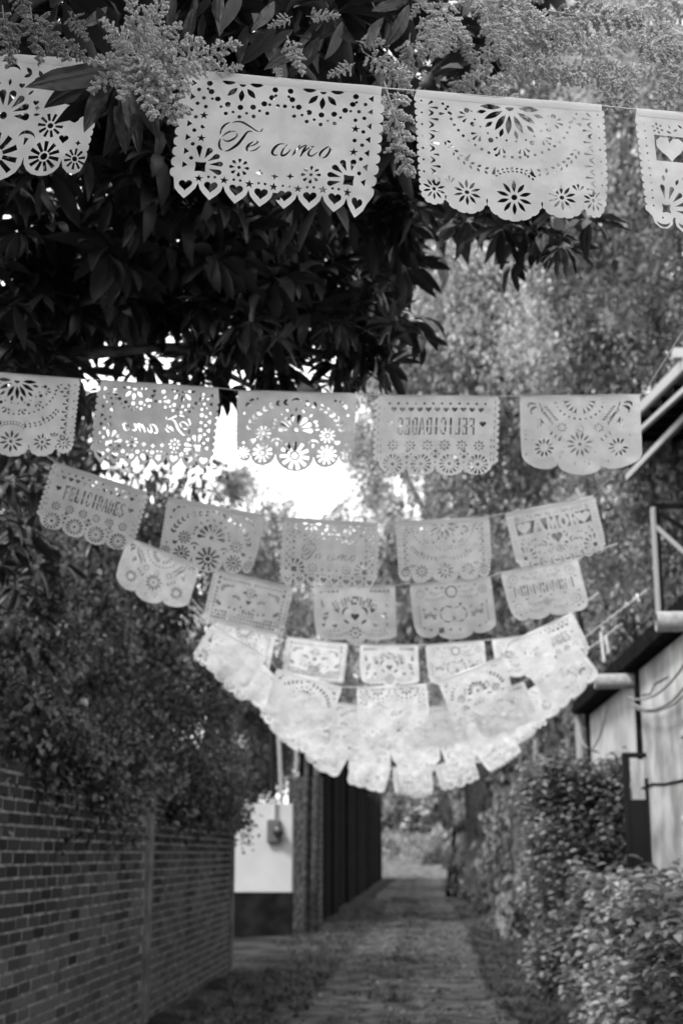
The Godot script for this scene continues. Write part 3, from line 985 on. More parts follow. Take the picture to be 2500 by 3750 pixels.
func banner(kind: String, l: Vector3, r: Vector3, back: bool, variant: int, swing: float, label: String, group: String, fine := false) -> Node3D:
	var o := put("paper_banner", paper(kind, variant, fine), M.paper)
	tag(o, label, "paper banner", group)
	var a := r if back else l
	var b := l if back else r
	var x := (b - a).normalized()
	var y := (Vector3.UP - x * x.y).normalized()
	var z := x.cross(y)
	var basis := Basis(x, y, z).rotated(x, swing)
	o.transform = Transform3D(basis.scaled_local(Vector3.ONE * a.distance_to(b) / BW), a)
	var hm := put("folded_hem", hems["%s%d" % [kind, variant]], M.paper, o)
	hm.name = "folded_hem"
	return o

# ---------------------------------------------------------------- plants
func in_ball() -> Vector3:
	return away() * Vector3(0, 0, pow(rng.randf(), 0.4))

# copies of a clump spread through ellipsoids, with gaps; [centre, radii, count]
func spread(balls: Array, size: float, tone: float, gap := 0.0, seed_ := 5, lump := 0.0) -> Array:
	var n := FastNoiseLite.new()
	n.seed = seed_
	n.frequency = 0.9
	var list := []
	var tints := []
	for b in balls:
		var c: Vector3 = b[0]
		var r: Vector3 = b[1]
		var lumps := []
		if lump > 0.0:
			for i in maxi(4, int(b[2]) / 22): lumps.append([in_ball() * r * 0.95 + c, lump * rng.randf_range(0.5, 1.4), rng.randf_range(0.35, 1.9)])
		for i in int(b[2]):
			var p := in_ball() * r + c
			var own := 1.0
			if lump > 0.0 and i % 6:
				var q = lumps[i % lumps.size()]
				var d := in_ball()
				d.y = absf(d.y) * 0.8 if rng.randf() < 0.75 else d.y
				p = q[0] + d * q[1]
				own = q[2]
			if gap > -1.0 and n.get_noise_3dv(p) < gap - 0.4: continue
			var s := size * rng.randf_range(0.7, 1.3)
			list.append(Transform3D(Basis.from_euler(Vector3(rng.randf_range(-0.5, 0.5), rng.randf_range(0, TAU), rng.randf_range(-0.5, 0.5))).scaled(Vector3.ONE * s), p))
			tints.append(lin(tone * own * rng.randf_range(0.7, 1.3)))
	return [list, tints]

func panicle(seed_: int) -> ArrayMesh:
	rng.seed = seed_
	var st := begin(true)
	tube(st, [Vector3.ZERO, Vector3(0.02, 0.01, 0.5), Vector3(0, -0.02, 1.0)], [0.011, 0.008, 0.003], 4, false)
	for i in 30:
		var s := 0.12 + 0.86 * i / 29.0
		var l := 0.30 * (1.0 - s * 0.8) * rng.randf_range(0.7, 1.15)
		var a := i * 2.4 + rng.randf_range(-0.3, 0.3)
		var root := Vector3(0, 0, s)
		var tip := root + Vector3(cos(a) * l, sin(a) * l, l * 0.55)
		tube(st, [root, root.lerp(tip, 0.55) + Vector3(0, 0, -0.01), tip], [0.006, 0.004, 0.002], 3, false)
		for j in int(9 + 44 * l / 0.3):
			var t := rng.randf_range(0.3, 1.05)
			var p := root.lerp(tip, t) + in_ball() * 0.036 * (1.25 - t * 0.5)
			var r := rng.randf_range(0.012, 0.022)
			var b := away()
			var o := []
			for q in [Vector3(r, 0, 0), Vector3(-r, 0, 0), Vector3(0, r * 0.8, 0), Vector3(0, -r * 0.8, 0), Vector3(0, 0, r * 1.2), Vector3(0, 0, -r)]: o.append(p + b * q)
			for f in [[0, 2, 4], [2, 1, 4], [1, 3, 4], [3, 0, 4], [2, 0, 5], [1, 2, 5], [3, 1, 5], [0, 3, 5]]: tri(st, o[f[0]], o[f[2]], o[f[1]])
	return done(st)

func pointing(a: Vector3, b: Vector3, roll := 0.0) -> Transform3D:
	var z := (b - a).normalized()
	var x := Vector3.UP.cross(z)
	x = Vector3.RIGHT if x.length() < 0.05 else x.normalized()
	return Transform3D(Basis(x, z.cross(x), z).rotated(z, roll).scaled_local(Vector3.ONE * a.distance_to(b)), a)

# a leaf from a to b with its upper face turned to where people walk below
func hanging(a: Vector3, b: Vector3, roll := 0.0) -> Transform3D:
	var z := (b - a).normalized()
	var x := (Vector3(0.2, 1.4, 0.3) - a).cross(z).normalized()
	return Transform3D(Basis(x, z.cross(x), z).rotated(z, roll).scaled_local(Vector3.ONE * a.distance_to(b)), a)

func tree(called: String, label: String, base: Vector3, top: Vector3, r: float, balls: Array, mesh: Mesh, size: float, tone: float, gap: float, seed_: int, group := "") -> Node3D:
	rng.seed = seed_
	var t := thing(called, label, "tree", base, group)
	var trunk := wiggle(Vector3(0, -0.1, 0), top - base, 6, r * 0.5)
	put("trunk", tube_mesh(trunk, [r * 1.25, r, r * 0.92, r * 0.85, r * 0.75, r * 0.6, r * 0.4], 10), M.bark, t)
	for b in balls:
		var from: Vector3 = trunk[3 + rng.randi() % 3]
		var to: Vector3 = b[0] - base
		put("limb", tube_mesh(wiggle(from, to, 5, 0.12), [r * 0.45, r * 0.34, r * 0.26, r * 0.2, r * 0.14, r * 0.06], 7), M.bark, t)
	var shifted := []
	for b in balls: shifted.append([b[0] - base, b[1], b[2]])
	var s := spread(shifted, size, tone, gap, seed_, 0.85)
	many("crown", mesh, M.leaf_far, t, s[0], s[1])
	return t

# ---------------------------------------------------------------- the scene
func _ready() -> void:
	rng.seed = 11
	cam = Basis(Vector3.UP, deg_to_rad(2.9926)) * Basis(Vector3.RIGHT, deg_to_rad(13.4966))
	var lens := Camera3D.new()
	lens.name = "camera"
	lens.fov = 39.6
	lens.near = 0.05
	lens.far = 600.0
	lens.transform = Transform3D(cam, eye)
	var glass := CameraAttributesPhysical.new()
	glass.frustum_focal_length = 33.33
	glass.frustum_focus_distance = 3.25
	glass.frustum_near = 0.05
	glass.frustum_far = 600.0
	glass.exposure_aperture = 3.0
	lens.attributes = glass
	lens.fov = 39.6
	add_child(lens)

	var env := Environment.new()
	env.background_mode = Environment.BG_SKY
	var sky := ProceduralSkyMaterial.new()
	sky.sky_top_color = grey(0.62)
	sky.sky_horizon_color = grey(0.85)
	sky.sky_curve = 0.25
	sky.ground_bottom_color = grey(0.12)
	sky.ground_horizon_color = grey(0.3)
	sky.sky_energy_multiplier = 1.7
	env.sky = Sky.new()
	env.sky.sky_material = sky
	env.tonemap_mode = Environment.TONE_MAPPER_LINEAR
	env.tonemap_exposure = 0.92
	env.sdfgi_enabled = true
	env.ssao_enabled = true
	env.ssil_enabled = true
	var we := WorldEnvironment.new()
	we.name = "world_environment"
	we.environment = env
	add_child(we)
	var sun := DirectionalLight3D.new()
	sun.name = "sun"
	sun.light_energy = 1.35
	sun.light_angular_distance = 12.0
	sun.shadow_enabled = true
	sun.sky_mode = DirectionalLight3D.SKY_MODE_LIGHT_ONLY
	sun.transform = Transform3D(Basis.from_euler(Vector3(deg_to_rad(-48), deg_to_rad(-38), 0)), Vector3(0, 30, 0))
	add_child(sun)

	make_materials()
	make_ground()
	make_left_side()
	make_right_side()
	make_background()
	make_mango()
	make_banners()

func make_materials() -> void:
	var p := soft(0.85, 0.55, 0.6)
	p.normal_enabled = true
	p.normal_texture = NoiseTexture2D.new()
	var pn: NoiseTexture2D = p.normal_texture
	pn.as_normal_map = true
	pn.seamless = true
	pn.bump_strength = 3.0
	pn.noise = FastNoiseLite.new()
	pn.noise.frequency = 0.012
	p.normal_scale = 0.8
	p.albedo_color = Color.WHITE
	p.albedo_texture = noise_tex(0.006, 0.68, 0.84, 55, 5)
	M.paper = p
	M.string = mat(0.6, 0.8)
	M.leaf = []
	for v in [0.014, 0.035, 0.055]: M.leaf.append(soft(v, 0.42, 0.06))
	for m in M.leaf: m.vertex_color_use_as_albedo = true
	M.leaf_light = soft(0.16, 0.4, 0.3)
	M.leaf_light.vertex_color_use_as_albedo = true
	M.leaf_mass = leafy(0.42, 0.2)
	M.leaf_far = leafy(0.6, 0.7)
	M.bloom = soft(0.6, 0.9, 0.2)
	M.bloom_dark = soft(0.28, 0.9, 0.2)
	M.bark = surf(0.03, 0.06, 0.2, 21, 0.8, 1.2)
	M.pale_bark = surf(0.02, 0.2, 0.42, 22, 0.7, 0.8)
	M.post = surf(0.02, 0.03, 0.1, 24, 0.7, 0.6)
	M.meter = mat(0.1, 0.6, 0.3)
	M.mortar = surf(0.02, 0.12, 0.29, 31, 0.6, 0.8)
	M.concrete = surf(0.012, 0.1, 0.2, 32, 0.5, 0.5)
	M.dark_wall = surf(0.01, 0.003, 0.008, 33, 0.35, 0.6)
	M.white_paint = surf(0.005, 0.42, 0.47, 34, 0.4, 0.15, 0.7)
	M.plaster = surf(0.01, 0.3, 0.6, 35, 0.3, 0.5, 0.9, 7)
	M.plaster_bright = surf(0.01, 0.38, 0.56, 36, 0.33, 0.25, 0.85, 6)
	M.base_paint = surf(0.01, 0.008, 0.018, 38, 0.4, 0.1)
	M.steel = mat(0.3, 0.45)
	M.white_steel = mat(0.38, 0.5)
	M.dark_steel = mat(0.015, 0.6, 0.2)
	M.sheet_metal = mat(0.10, 0.6)
	M.pipe = surf(0.02, 0.26, 0.42, 44, 1.2, 0.1, 0.5)
	M.roof = surf(0.02, 0.006, 0.02, 37, 0.5, 0.6)
	M.rubber = mat(0.25, 0.6)
	M.dark_glass = mat(0.02, 0.3)
	M.soil = surf(0.006, 0.014, 0.05, 41, 0.25, 1.5)
	M.dirt = surf(0.012, 0.035, 0.11, 42, 0.35, 0.5)
	M.field = surf(0.03, 0.06, 0.17, 43, 0.1, 2.0)
	M.grass = leafy(0.6, 0.3)
	M.brick_many = leafy(0.95, 0.0)
	M.brick_many.metallic_specular = 0.06
	M.brick_many.backlight_enabled = false
	M.bricks = []
	for v in [0.03, 0.045, 0.06, 0.078, 0.095, 0.115]:
		var m := mat(v, 0.95, 0.06)
		m.heightmap_enabled = true
		m.heightmap_texture = height_tex(0.05, 51)
		m.heightmap_scale = 0.25
		m.uv1_triplanar = true
		m.uv1_world_triplanar = true
		m.uv1_scale = Vector3.ONE * 2.0
		M.bricks.append(m)

func make_ground() -> void:
	var n := FastNoiseLite.new()
	n.seed = 3
	n.frequency = 0.5
	var lie := func(x: float, z: float) -> float:
		return 0.05 * n.get_noise_2d(x, z) + 0.01 * n.get_noise_2d(x * 4.0, z * 4.0) - 0.02 * (exp(-pow((x + 0.75) / 0.22, 2)) + exp(-pow((x - 0.55) / 0.22, 2)))
	var sheet_of := func(xs: Array, zs: Array, up: float, edge: Callable) -> ArrayMesh:
		var st := begin(true)
		for j in zs.size() - 1:
			for i in xs.size() - 1:
				var c := []
				for e in [[i, j], [i, j + 1], [i + 1, j + 1], [i + 1, j]]:
					var z: float = zs[e[1]]
					var x: float = edge.call(xs[e[0]], z)
					c.append(Vector3(x, lie.call(x, z) + up, z))
				quad(st, c[0], c[3], c[2], c[1])
		return done(st)
	var xs := [-200.0, -80.0, -30.0, -12.0, -6.0]
	for i in 33: xs.append(-4.0 + 0.25 * i)
	xs.append_array([6.0, 12.0, 30.0, 80.0, 200.0])
	var zs := [60.0, 20.0, 6.0]
	for i in 110: zs.append(4.0 - 0.3 * i)
	for i in 28: zs.append(-30.0 - 3.0 * i)
	zs.append_array([-130.0, -200.0, -400.0])
	tag(put("ground", sheet_of.call(xs, zs, 0.0, func(x, _z): return x), M.soil), "", "", "", "structure")
	var ps := []
	for i in 13: ps.append(-1.0 + i / 6.0)
	var pz := []
	for i in 150: pz.append(2.0 - 0.3 * i)
	for i in 22: pz.append(-43.0 - 2.2 * i)
	tag(put("dirt_path", sheet_of.call(ps, pz, 0.012, func(x, z): return -0.12 + 0.12 * sin(z * 0.13) + x * (1.3 + 0.2 * n.get_noise_2d(7.0 * signf(x), z * 1.3) + 0.16 * n.get_noise_2d(31.0 * signf(x), z * 4.0))), M.dirt), "", "", "", "structure")
	var bank_st := begin(true)
	var bz := [-86.0, -90.0, -94.0, -99.0, -105.0, -112.0, -122.0, -160.0]
	for j in bz.size() - 1:
		for i in 24:
			var c := []
			for e in [[i, j], [i, j + 1], [i + 1, j + 1], [i + 1, j]]:
				var x: float = -36.0 + 3.0 * e[0]
				var z: float = bz[e[1]]
				c.append(Vector3(x, -0.1 + 3.6 * smoothstep(-87.0, -122.0, z) + 0.35 * n.get_noise_2d(x * 0.7, z * 0.7), z))
			quad(bank_st, c[0], c[3], c[2], c[1])
	var bank := done(bank_st)
	tag(put("field", bank, M.field), "", "", "", "structure")
	# grass along both verges and down the middle
	rng.seed = 77
	var blade := begin(true)
	for k in 14:
		var b := turned(rng.randf_range(0, TAU), -PI / 2 + rng.randf_range(0.15, 0.9))
		blade.set_color(lin(rng.randf_range(0.6, 1.3)))
		leaf(blade, rng.randf_range(0.06, 0.16), 0.008, 0.6, 0.2, 0.0, Transform3D(b, Vector3(rng.randf_range(-0.05, 0.05), 0, rng.randf_range(-0.05, 0.05))), 3)
	var tuft := done(blade)
	var list := []
	var tints := []
	for i in 13000:
		var z := -3.0 - 45.0 * pow(rng.randf(), 1.5)
		var c := -0.12 + 0.12 * sin(z * 0.13)
		var side := rng.randf()
		var x: float
		if side < 0.42: x = c - 0.92 - absf(rng.randfn(0.0, 0.5))
		elif side < 0.84: x = c + 1.0 + absf(rng.randfn(0.0, 0.32))
		else: x = c - 0.1 + rng.randfn(0.0, 0.16)
		if x < -2.42 and z > -19.7: continue
		if absf(x - c) > 0.86 and n.get_noise_2d(x * 2.5 + 40.0, z * 2.0) < -0.12: continue
		if side >= 0.84 and n.get_noise_2d(3.0, z * 1.1) < 0.0: continue
		var s := rng.randf_range(0.5, 1.3)
		list.append(Transform3D(Basis(Vector3.UP, rng.randf_range(0, TAU)).scaled(Vector3.ONE * s), Vector3(x, lie.call(x, z), z)))
		tints.append(lin(rng.randf_range(0.03, 0.09)))
	var g := many("grass", tuft, M.grass, null, list, tints)
	tag(g, "short grass growing along the verges of the dirt path", "grass")
	list = []
	tints = []
	var fallen := begin(true)
	leaf(fallen, 0.11, 0.04, 0.5, 0.4, 0.3, Transform3D(), 4)
	var dry := done(fallen)
	for i in 800:
		var z := -4.0 - 26.0 * pow(rng.randf(), 1.2)
		var x := rng.randfn(0.3, 0.9)
		if x < -2.3 or x > 2.1: continue
		list.append(Transform3D(Basis.from_euler(Vector3(rng.randf_range(-0.3, 0.3), rng.randf_range(0, TAU), rng.randf_range(-0.4, 0.4))).scaled(Vector3.ONE * rng.randf_range(0.4, 1.1)), Vector3(x, lie.call(x, z) + 0.025, z)))
		tints.append(lin(rng.randf_range(0.05, 0.2)))
	var pebble := SphereMesh.new()
	pebble.radius = 0.02
	pebble.height = 0.026
	pebble.radial_segments = 7
	pebble.rings = 4
	var stones := []
	var tones := []
	for i in 2600:
		var z := -3.0 - 40.0 * pow(rng.randf(), 1.3)
		var x := rng.randfn(-0.1, 0.75)
		if absf(x) > 1.9: continue
		stones.append(Transform3D(away().scaled(Vector3.ONE * rng.randf_range(0.4, 1.7)), Vector3(x, lie.call(x, z) + 0.016, z)))
		tones.append(lin(rng.randf_range(0.03, 0.13)))
	tag(many("gravel", pebble, M.brick_many, null, stones, tones), "loose stones and gravel strewn along the dirt path", "gravel")
	tag(many("fallen_leaves", dry, M.grass, null, list, tints), "dry fallen leaves scattered over the dirt path", "leaves")

func make_left_side() -> void:
	rng.seed = 5
	# brick wall, its face at x = -2.5
	var wall := thing("brick_wall", "long stained brick wall under dark creeper beside the dirt path", "wall", Vector3(-2.5, 0, -11.3))
	var st := begin()
	box(st, Vector3(-0.0945, 0.95, 0), Vector3(0.186, 2.1, 16.6))
	put("mortar", done(st), M.mortar, wall)
	var shapes := []
	for k in 5:
		st = begin()
		box(st, Vector3.ZERO, Vector3(0.05, 0.062 + rng.randf_range(-0.004, 0.003), 0.252 + rng.randf_range(-0.012, 0.008)), 0.004)
		shapes.append(done(st))
	var stain := FastNoiseLite.new()
	stain.seed = 9
	stain.frequency = 0.7
	var near := []
	var rest := []
	for row in 26:
		var z := 7.9 - (0.14 if row % 2 else 0.0)
		while z > -8.2:
			var wz := z - 11.3
			var y := 0.03 + 0.08 * row
			var p := Vector3(-0.0212 + rng.randf_range(-0.0015, 0.002), y + rng.randf_range(-0.003, 0.003), z + rng.randf_range(-0.005, 0.005))
			var drip := stain.get_noise_2d(wz * 1.6, y * 0.45) + 0.35 * stain.get_noise_2d(wz * 7.0, y * 0.6)
			var v := 0.095 * rng.randf_range(0.65, 1.35)
			v *= clampf(1.0 - smoothstep(0.8, 1.8, y + drip * 1.3) * 0.6, 0.35, 1.0)
			v = maxf(v, 0.022)
			var t := Transform3D(Basis.from_euler(Vector3(0, rng.randf_range(-0.012, 0.012), 0)), p)
			if not (absf(wz + 13.46) < 0.2):
				if -wz > 8.3 and -wz < 13.3 and y > 1.5 * (1.0 + wz / 13.4) - 0.05 and y < 1.9 and near.size() < 900: near.append([-wz, t, v])
				else: rest.append([0, t, v])
			z -= 0.284
	near.sort_custom(func(a, b): return a[0] < b[0])
	for i in near.size():
		if i < 300:
			var best := 0
			for k in 6:
				if absf([0.03, 0.045, 0.06, 0.078, 0.095, 0.115][k] - near[i][2]) < absf([0.03, 0.045, 0.06, 0.078, 0.095, 0.115][best] - near[i][2]): best = k
			piece("brick", i, shapes[i % 5], M.bricks[best], wall, near[i][1])
		else: rest.append(near[i])
	var list := []
	var tints := []
	for r in rest:
		list.append(r[1])
		tints.append(lin(r[2]))
	many("brickwork", shapes[0], M.brick_many, wall, list, tints)
	for z in [-2.16, -8.24]:
		st = begin()
		box(st, Vector3(-0.06, 1.0, z), Vector3(0.2, 2.12, 0.17), 0.01)
		put("concrete_post", done(st), M.concrete, wall)
	# creeper heaped on the wall
	var small := clump(16, 0.16, 0.075, 0.04, 2, 0.4)
	var hedge := thing("creeper_hedge", "dense dark creeper heaped over the top of the brick wall", "hedge", Vector3(-3.0, 1.9, -11.5))
	put("stem", tube_mesh(wiggle(Vector3(-0.3, -1.9, 0), Vector3(-0.2, 1.8, -1), 6, 0.1), [0.06, 0.05, 0.04, 0.04, 0.03, 0.02, 0.02], 7), M.bark, hedge)
	var balls := []
	for k in 17:
		var z := 6.0 - 0.9 * k
		var g := 1.0 + 0.25 * sin(k * 1.9)
		balls.append([Vector3(-0.15, 0.95 + 0.2 * sin(k * 1.3), z), Vector3(0.8, 1.05 * g, 0.9), 300])
		balls.append([Vector3(0.35, 0.22 + 0.08 * sin(k * 2.3), z), Vector3(0.3, 0.34, 0.6), 150])
	for k in 6: balls.append([Vector3(-0.5, 2.2 + 0.3 * sin(k * 2.0), 1.0 - 1.6 * k), Vector3(0.9, 0.9, 1.2), 260])
	var s := spread(balls, 1.0, 0.045, 0.12, 3, 0.3)
	many("foliage", small, M.leaf_mass, hedge, s[0], s[1])

	# whitewashed wall end with the meter
	var white := thing("meter_wall", "short whitewashed wall with a dark painted base behind the brick wall", "wall", Vector3(-2.93, 0, -27.4))
	st = begin(); box(st, Vector3(0, 1.6, 0), Vector3(1.16, 1.62, 0.2), 0.01)
	put("painted_wall", done(st), M.white_paint, white)
	st = begin(); box(st, Vector3(0, 0.37, 0.004), Vector3(1.17, 0.84, 0.2), 0.008)
	put("dark_base", done(st), M.base_paint, white)
	var meter := thing("electric_meter", "grey electric meter box fixed to the whitewashed wall", "electric meter", Vector3(-2.66, 1.9, -27.23))
	st = begin(); box(st, Vector3(-0.03, 0, 0), Vector3(0.26, 0.44, 0.13), 0.03)
	put("housing", done(st), M.meter, meter)
	st = begin(true); tube(st, [Vector3(0.06, 0.0, 0.06), Vector3(0.06, 0.0, 0.18), Vector3(0.06, 0, 0.22)], [0.1, 0.1, 0.07], 16)
	put("dial_cover", done(st), M.dark_glass, meter)
	put("conduit", tube_mesh([Vector3(-0.03, 0.22, 0), Vector3(-0.03, 0.62, 0.0)], [0.035], 10), M.white_paint, meter)
	var mast := thing("service_mast", "pair of leaning service pipes rising above the meter wall", "pipe", Vector3(-2.66, 2.4, -27.4))
	put("pipe", tube_mesh([Vector3(-0.06, 0, 0), Vector3(-0.1, 0.8, 0), Vector3(-0.12, 1.9, 0)], [0.045], 10), M.dark_steel, mast)
	put("pipe", tube_mesh([Vector3(0.1, 0, 0), Vector3(0.05, 0.9, 0), Vector3(-0.02, 1.9, 0)], [0.04], 10), M.steel, mast)
	var rear := put("grey_wall", begin_box(Vector3(0, 0, 0), Vector3(0.7, 3.0, 0.15)), M.post)
	rear.position = Vector3(-2.25, 1.5, -29.2)
	tag(rear, "narrow grey concrete wall between the meter wall and the posts", "wall")
	# posts before the dark wall
	var spots := [[1130.0, -29.0, 0.055, 3.85, "slimmer pale post before the tall dark wall"], [1168.0, -28.6, 0.085, 3.9, "thicker pale post before the tall dark wall"], [1092.0, -30.0, 0.03, 4.1, "thin grey pole beside the grey concrete wall"]]
	for sp in spots:
		var x: float = (sp[0] - 1530.0) / F * -sp[1] * 1.01
		var o := put("post", tube_mesh([Vector3.ZERO, Vector3(0.01, 2.0, 0), Vector3(0.05, sp[3], 0)], [sp[2]], 10), M.post if sp[2] > 0.04 else M.steel)
		o.position = Vector3(x, 0, sp[1])
		tag(o, sp[4], "post", "posts at the start of the dark wall")
	# tall dark wall running to the far end
	var dark := thing("tall_dark_wall", "tall blackened wall running along the lane to its far end", "wall", Vector3(-2.15, 0, -60))
	for k in 22:
		var z := 29.0 - 2.7 * k
		st = begin(); box(st, Vector3(-0.15 + rng.randf_range(-0.09, 0.05), 2.5, z - 1.35), Vector3(0.3, 5.0 + rng.randf_range(-0.12, 0.12), 2.66), 0.02)
		put("panel", done(st), M.dark_wall, dark)
	balls = []
	for k in 30: balls.append([Vector3(-2.4 + rng.randf_range(-0.1, 0.1), 4.9 + rng.randf_range(-0.2, 0.5), -31.0 - 1.9 * k), Vector3(0.45, 0.6, 1.1), 60])
	s = spread(balls, 1.6, 0.05, 0.0, 8)
	tag(many("wall_creeper", small, M.leaf_mass, null, s[0], s[1]), "dark creeper trailing along the top of the tall dark wall", "creeper")

func begin_box(c: Vector3, s: Vector3, bevel := 0.01) -> ArrayMesh:
	var st := begin()
	box(st, c, s, bevel)
	return done(st)

func make_right_side() -> void:
	rng.seed = 15
	# flat roofed building along the right of the lane
	var b := thing("flat_roofed_building", "weathered plastered building with a dark flat roof edge beside the hedges", "building", Vector3(2.2, 0, -14.25))
	put("near_wall", begin_box(Vector3(2.5, 1.62, 5.2), Vector3(5.0, 3.3, 10.4)), M.plaster, b)
	put("far_wall", begin_box(Vector3(2.55, 1.62, -2.3), Vector3(4.98, 3.3, 4.6)), M.plaster_bright, b, Transform3D())
	put("roof_edge", begin_box(Vector3(2.36, 3.37, 2.9), Vector3(5.0, 0.17, 15.4)), M.roof, b)
	put("corner_strip", begin_box(Vector3(-0.01, 2.85, 0.0), Vector3(0.05, 0.9, 0.16)), M.roof, b)
	var w := put("window", begin_box(Vector3(-0.004, 2.1, 2.9), Vector3(0.06, 0.62, 0.9)), M.dark_glass, b)
	put("frame", begin_box(Vector3(-0.02, 2.44, 2.9), Vector3(0.08, 0.06, 1.0)), M.plaster, w)
	put("frame", begin_box(Vector3(-0.03, 1.76, 2.9), Vector3(0.12, 0.06, 1.0)), M.plaster, w)
	# cracks, as shallow raised seams of patched plaster
	put("mended_crack", tube_mesh([Vector3(0.0, 2.12, -0.1), Vector3(-0.002, 2.13, 0.6), Vector3(0, 2.1, 1.2), Vector3(-0.002, 2.09, 2.0), Vector3(0, 2.08, 3.4)], [0.012], 5), M.roof, b)
	put("mended_crack", tube_mesh([Vector3(0.0, 3.0, 0.2), Vector3(0.0, 2.96, 0.7), Vector3(0.0, 3.02, 1.0), Vector3(0, 3.0, 1.7)], [0.007], 5), M.roof, b)
	for k in 2:
		var z: float = [-14.32, -10.55][k]
		var st := begin(true)
		tube(st, [Vector3(0.05, 0, 0), Vector3(-0.42, 0.0, 0)], [0.076], 18, false)
		tube(st, [Vector3(-0.42, 0, 0), Vector3(0.05, 0.0, 0)], [0.066], 18, false)
		for q in 18:
			var a0 := TAU * q / 18
			var a1 := TAU * (q + 1) / 18
			quad(st, Vector3(-0.42, cos(a0) * 0.066, sin(a0) * 0.066), Vector3(-0.42, cos(a0) * 0.076, sin(a0) * 0.076), Vector3(-0.42, cos(a1) * 0.076, sin(a1) * 0.076), Vector3(-0.42, cos(a1) * 0.066, sin(a1) * 0.066))
		var o := put("drain_spout", done(st), M.pipe, b)
		o.position = Vector3(0.0, 3.17, z + 14.25)
	# cables slung under the roof edge
	var runs := [[Vector3(2.08, 3.0, -14.2), Vector3(2.12, 3.36, -9.6), 0.3, "upper cable sagging from the roof edge across the building wall"], [Vector3(2.09, 2.98, -14.2), Vector3(2.13, 3.2, -9.6), 0.36, "lower cable of the close pair across the building wall"], [Vector3(2.1, 2.9, -14.1), Vector3(2.13, 3.0, -9.6), 0.25, "cable hanging lowest across the building wall"], [Vector3(2.0, 2.92, -17.8), Vector3(2.05, 3.0, -15.6), 0.28, "short looping cable under the farther drain spout"]]
	for r in runs:
		tag(put("cable", tube_mesh(wiggle(r[0], r[1], 12, 0.004, r[2]), [0.011], 6), M.rubber), r[3], "cable", "cables along the building")
	# black gate frame between wall and hedge
	var gate := thing("gate_frame", "narrow black metal gate frame between the building and the bush", "gate", Vector3(2.0, 0, -14.0))
	put("post", begin_box(Vector3(0, 1.2, 0), Vector3(0.06, 2.4, 0.06)), M.dark_steel, gate)
	put("post", begin_box(Vector3(0.19, 1.1, 0.05), Vector3(0.04, 2.2, 0.04)), M.dark_steel, gate)
	put("rail", begin_box(Vector3(0.1, 2.42, 0), Vector3(0.26, 0.05, 0.06)), M.dark_steel, gate)
	put("sheet", begin_box(Vector3(0.11, 1.0, 0.03), Vector3(0.17, 2.0, 0.02)), M.dark_steel, gate)
	# utility poles at the corner
	var pole := thing("utility_pole", "grey steel pole at the far corner of the building", "pole", Vector3(2.16, 0, -19.0))
	put("shaft", tube_mesh([Vector3(0, 0, 0), Vector3(-0.02, 3, 0), Vector3(-0.06, 4.9, 0)], [0.06, 0.055, 0.05], 12), M.steel, pole)
	put("shaft", tube_mesh([Vector3(0.12, 0, 0), Vector3(0.1, 3, 0), Vector3(0.04, 5.0, 0)], [0.04, 0.04, 0.035], 10), M.dark_steel, pole)
	put("strut", tube_mesh([Vector3(-0.36, 3.5, 0.3), Vector3(0.0, 3.85, 0.1), Vector3(0.35, 4.2, 0)], [0.018], 8), M.post, pole)
	var bamboo := put("bamboo_pole", tube_mesh([Vector3(0, 0, 0), Vector3(-0.02, 1.4, 0), Vector3(0.0, 2.4, 0), Vector3(-0.03, 3.7, 0)], [0.05, 0.045, 0.045, 0.04], 10), M.pale_bark)
	bamboo.position = Vector3(2.2, 0, -21.0)
	tag(bamboo, "bare upright pole left of the utility pole", "pole")
	for k in 2:
		var c: Vector3 = [at(2098, 2500, 18.0), at(2216, 2345, 17.0)][k]
		var t := thing("cord_bundle", ["short pale cord end hanging beside the utility pole", "looped pale cord end hanging above the farther drain spout"][k], "cord", c, "")
		put("strand", tube_mesh(wiggle(Vector3(0.0, 0.06, 0), Vector3(0.02, -0.16, 0), 5, 0.01), [0.018], 6), M.string, t)
		put("strand", tube_mesh(wiggle(Vector3(-0.05, 0.1, 0), Vector3(-0.03, -0.2 - 0.06 * k, 0), 5, 0.01), [0.018], 6), M.string, t)
	# steel canopy behind the building
	var shed := thing("steel_canopy", "steel framed canopy with a sloping metal roof behind the building", "canopy", Vector3(2.5, 0, -15.0))
	var A := Vector3(0.02, 6.86, -4.0)
	var B := Vector3(0.0, 5.7, 3.6)
	put("edge_beam", bar(A, B, 0.05, 0.12), M.white_steel, shed)
	put("lower_chord", bar(A + Vector3(0.02, -0.22, 0), B + Vector3(0.02, -0.22, 0), 0.05, 0.06), M.white_steel, shed)
	put("beam_cap", begin_box(Vector3(0.05, 5.98, 2.42), Vector3(0.3, 0.1, 0.1)), M.white_steel, shed)
	for k in 12:
		var t := k / 11.0
		var q := A.lerp(B, t) + Vector3(0.05, -0.09, 0)
		put("purlin", bar(q, q + Vector3(5.0, 0.1, 0), 0.05, 0.1), M.dark_steel, shed)
	var st2 := begin()
	for k in 40:
		var t0 := k / 40.0
		var t1 := (k + 1) / 40.0
		var up0 := 0.02 if k % 2 else 0.0
		var up1 := 0.0 if k % 2 else 0.02
		var q0 := A.lerp(B, t0) + Vector3(0.03, 0.01 + up0, 0)
		var q1 := A.lerp(B, t1) + Vector3(0.03, 0.01 + up1, 0)
		for lift in [0.0, 0.006]:
			quad(st2, q0 + Vector3(0, lift, 0), q1 + Vector3(0, lift, 0), q1 + Vector3(5, 0.1 + lift, 0), q0 + Vector3(5, 0.1 + lift, 0))
	put("roof_sheet", done(st2), M.sheet_metal, shed)
	put("column", begin_box(Vector3(0.12, 2.6, -0.35), Vector3(0.05, 5.2, 0.07)), M.steel, shed)
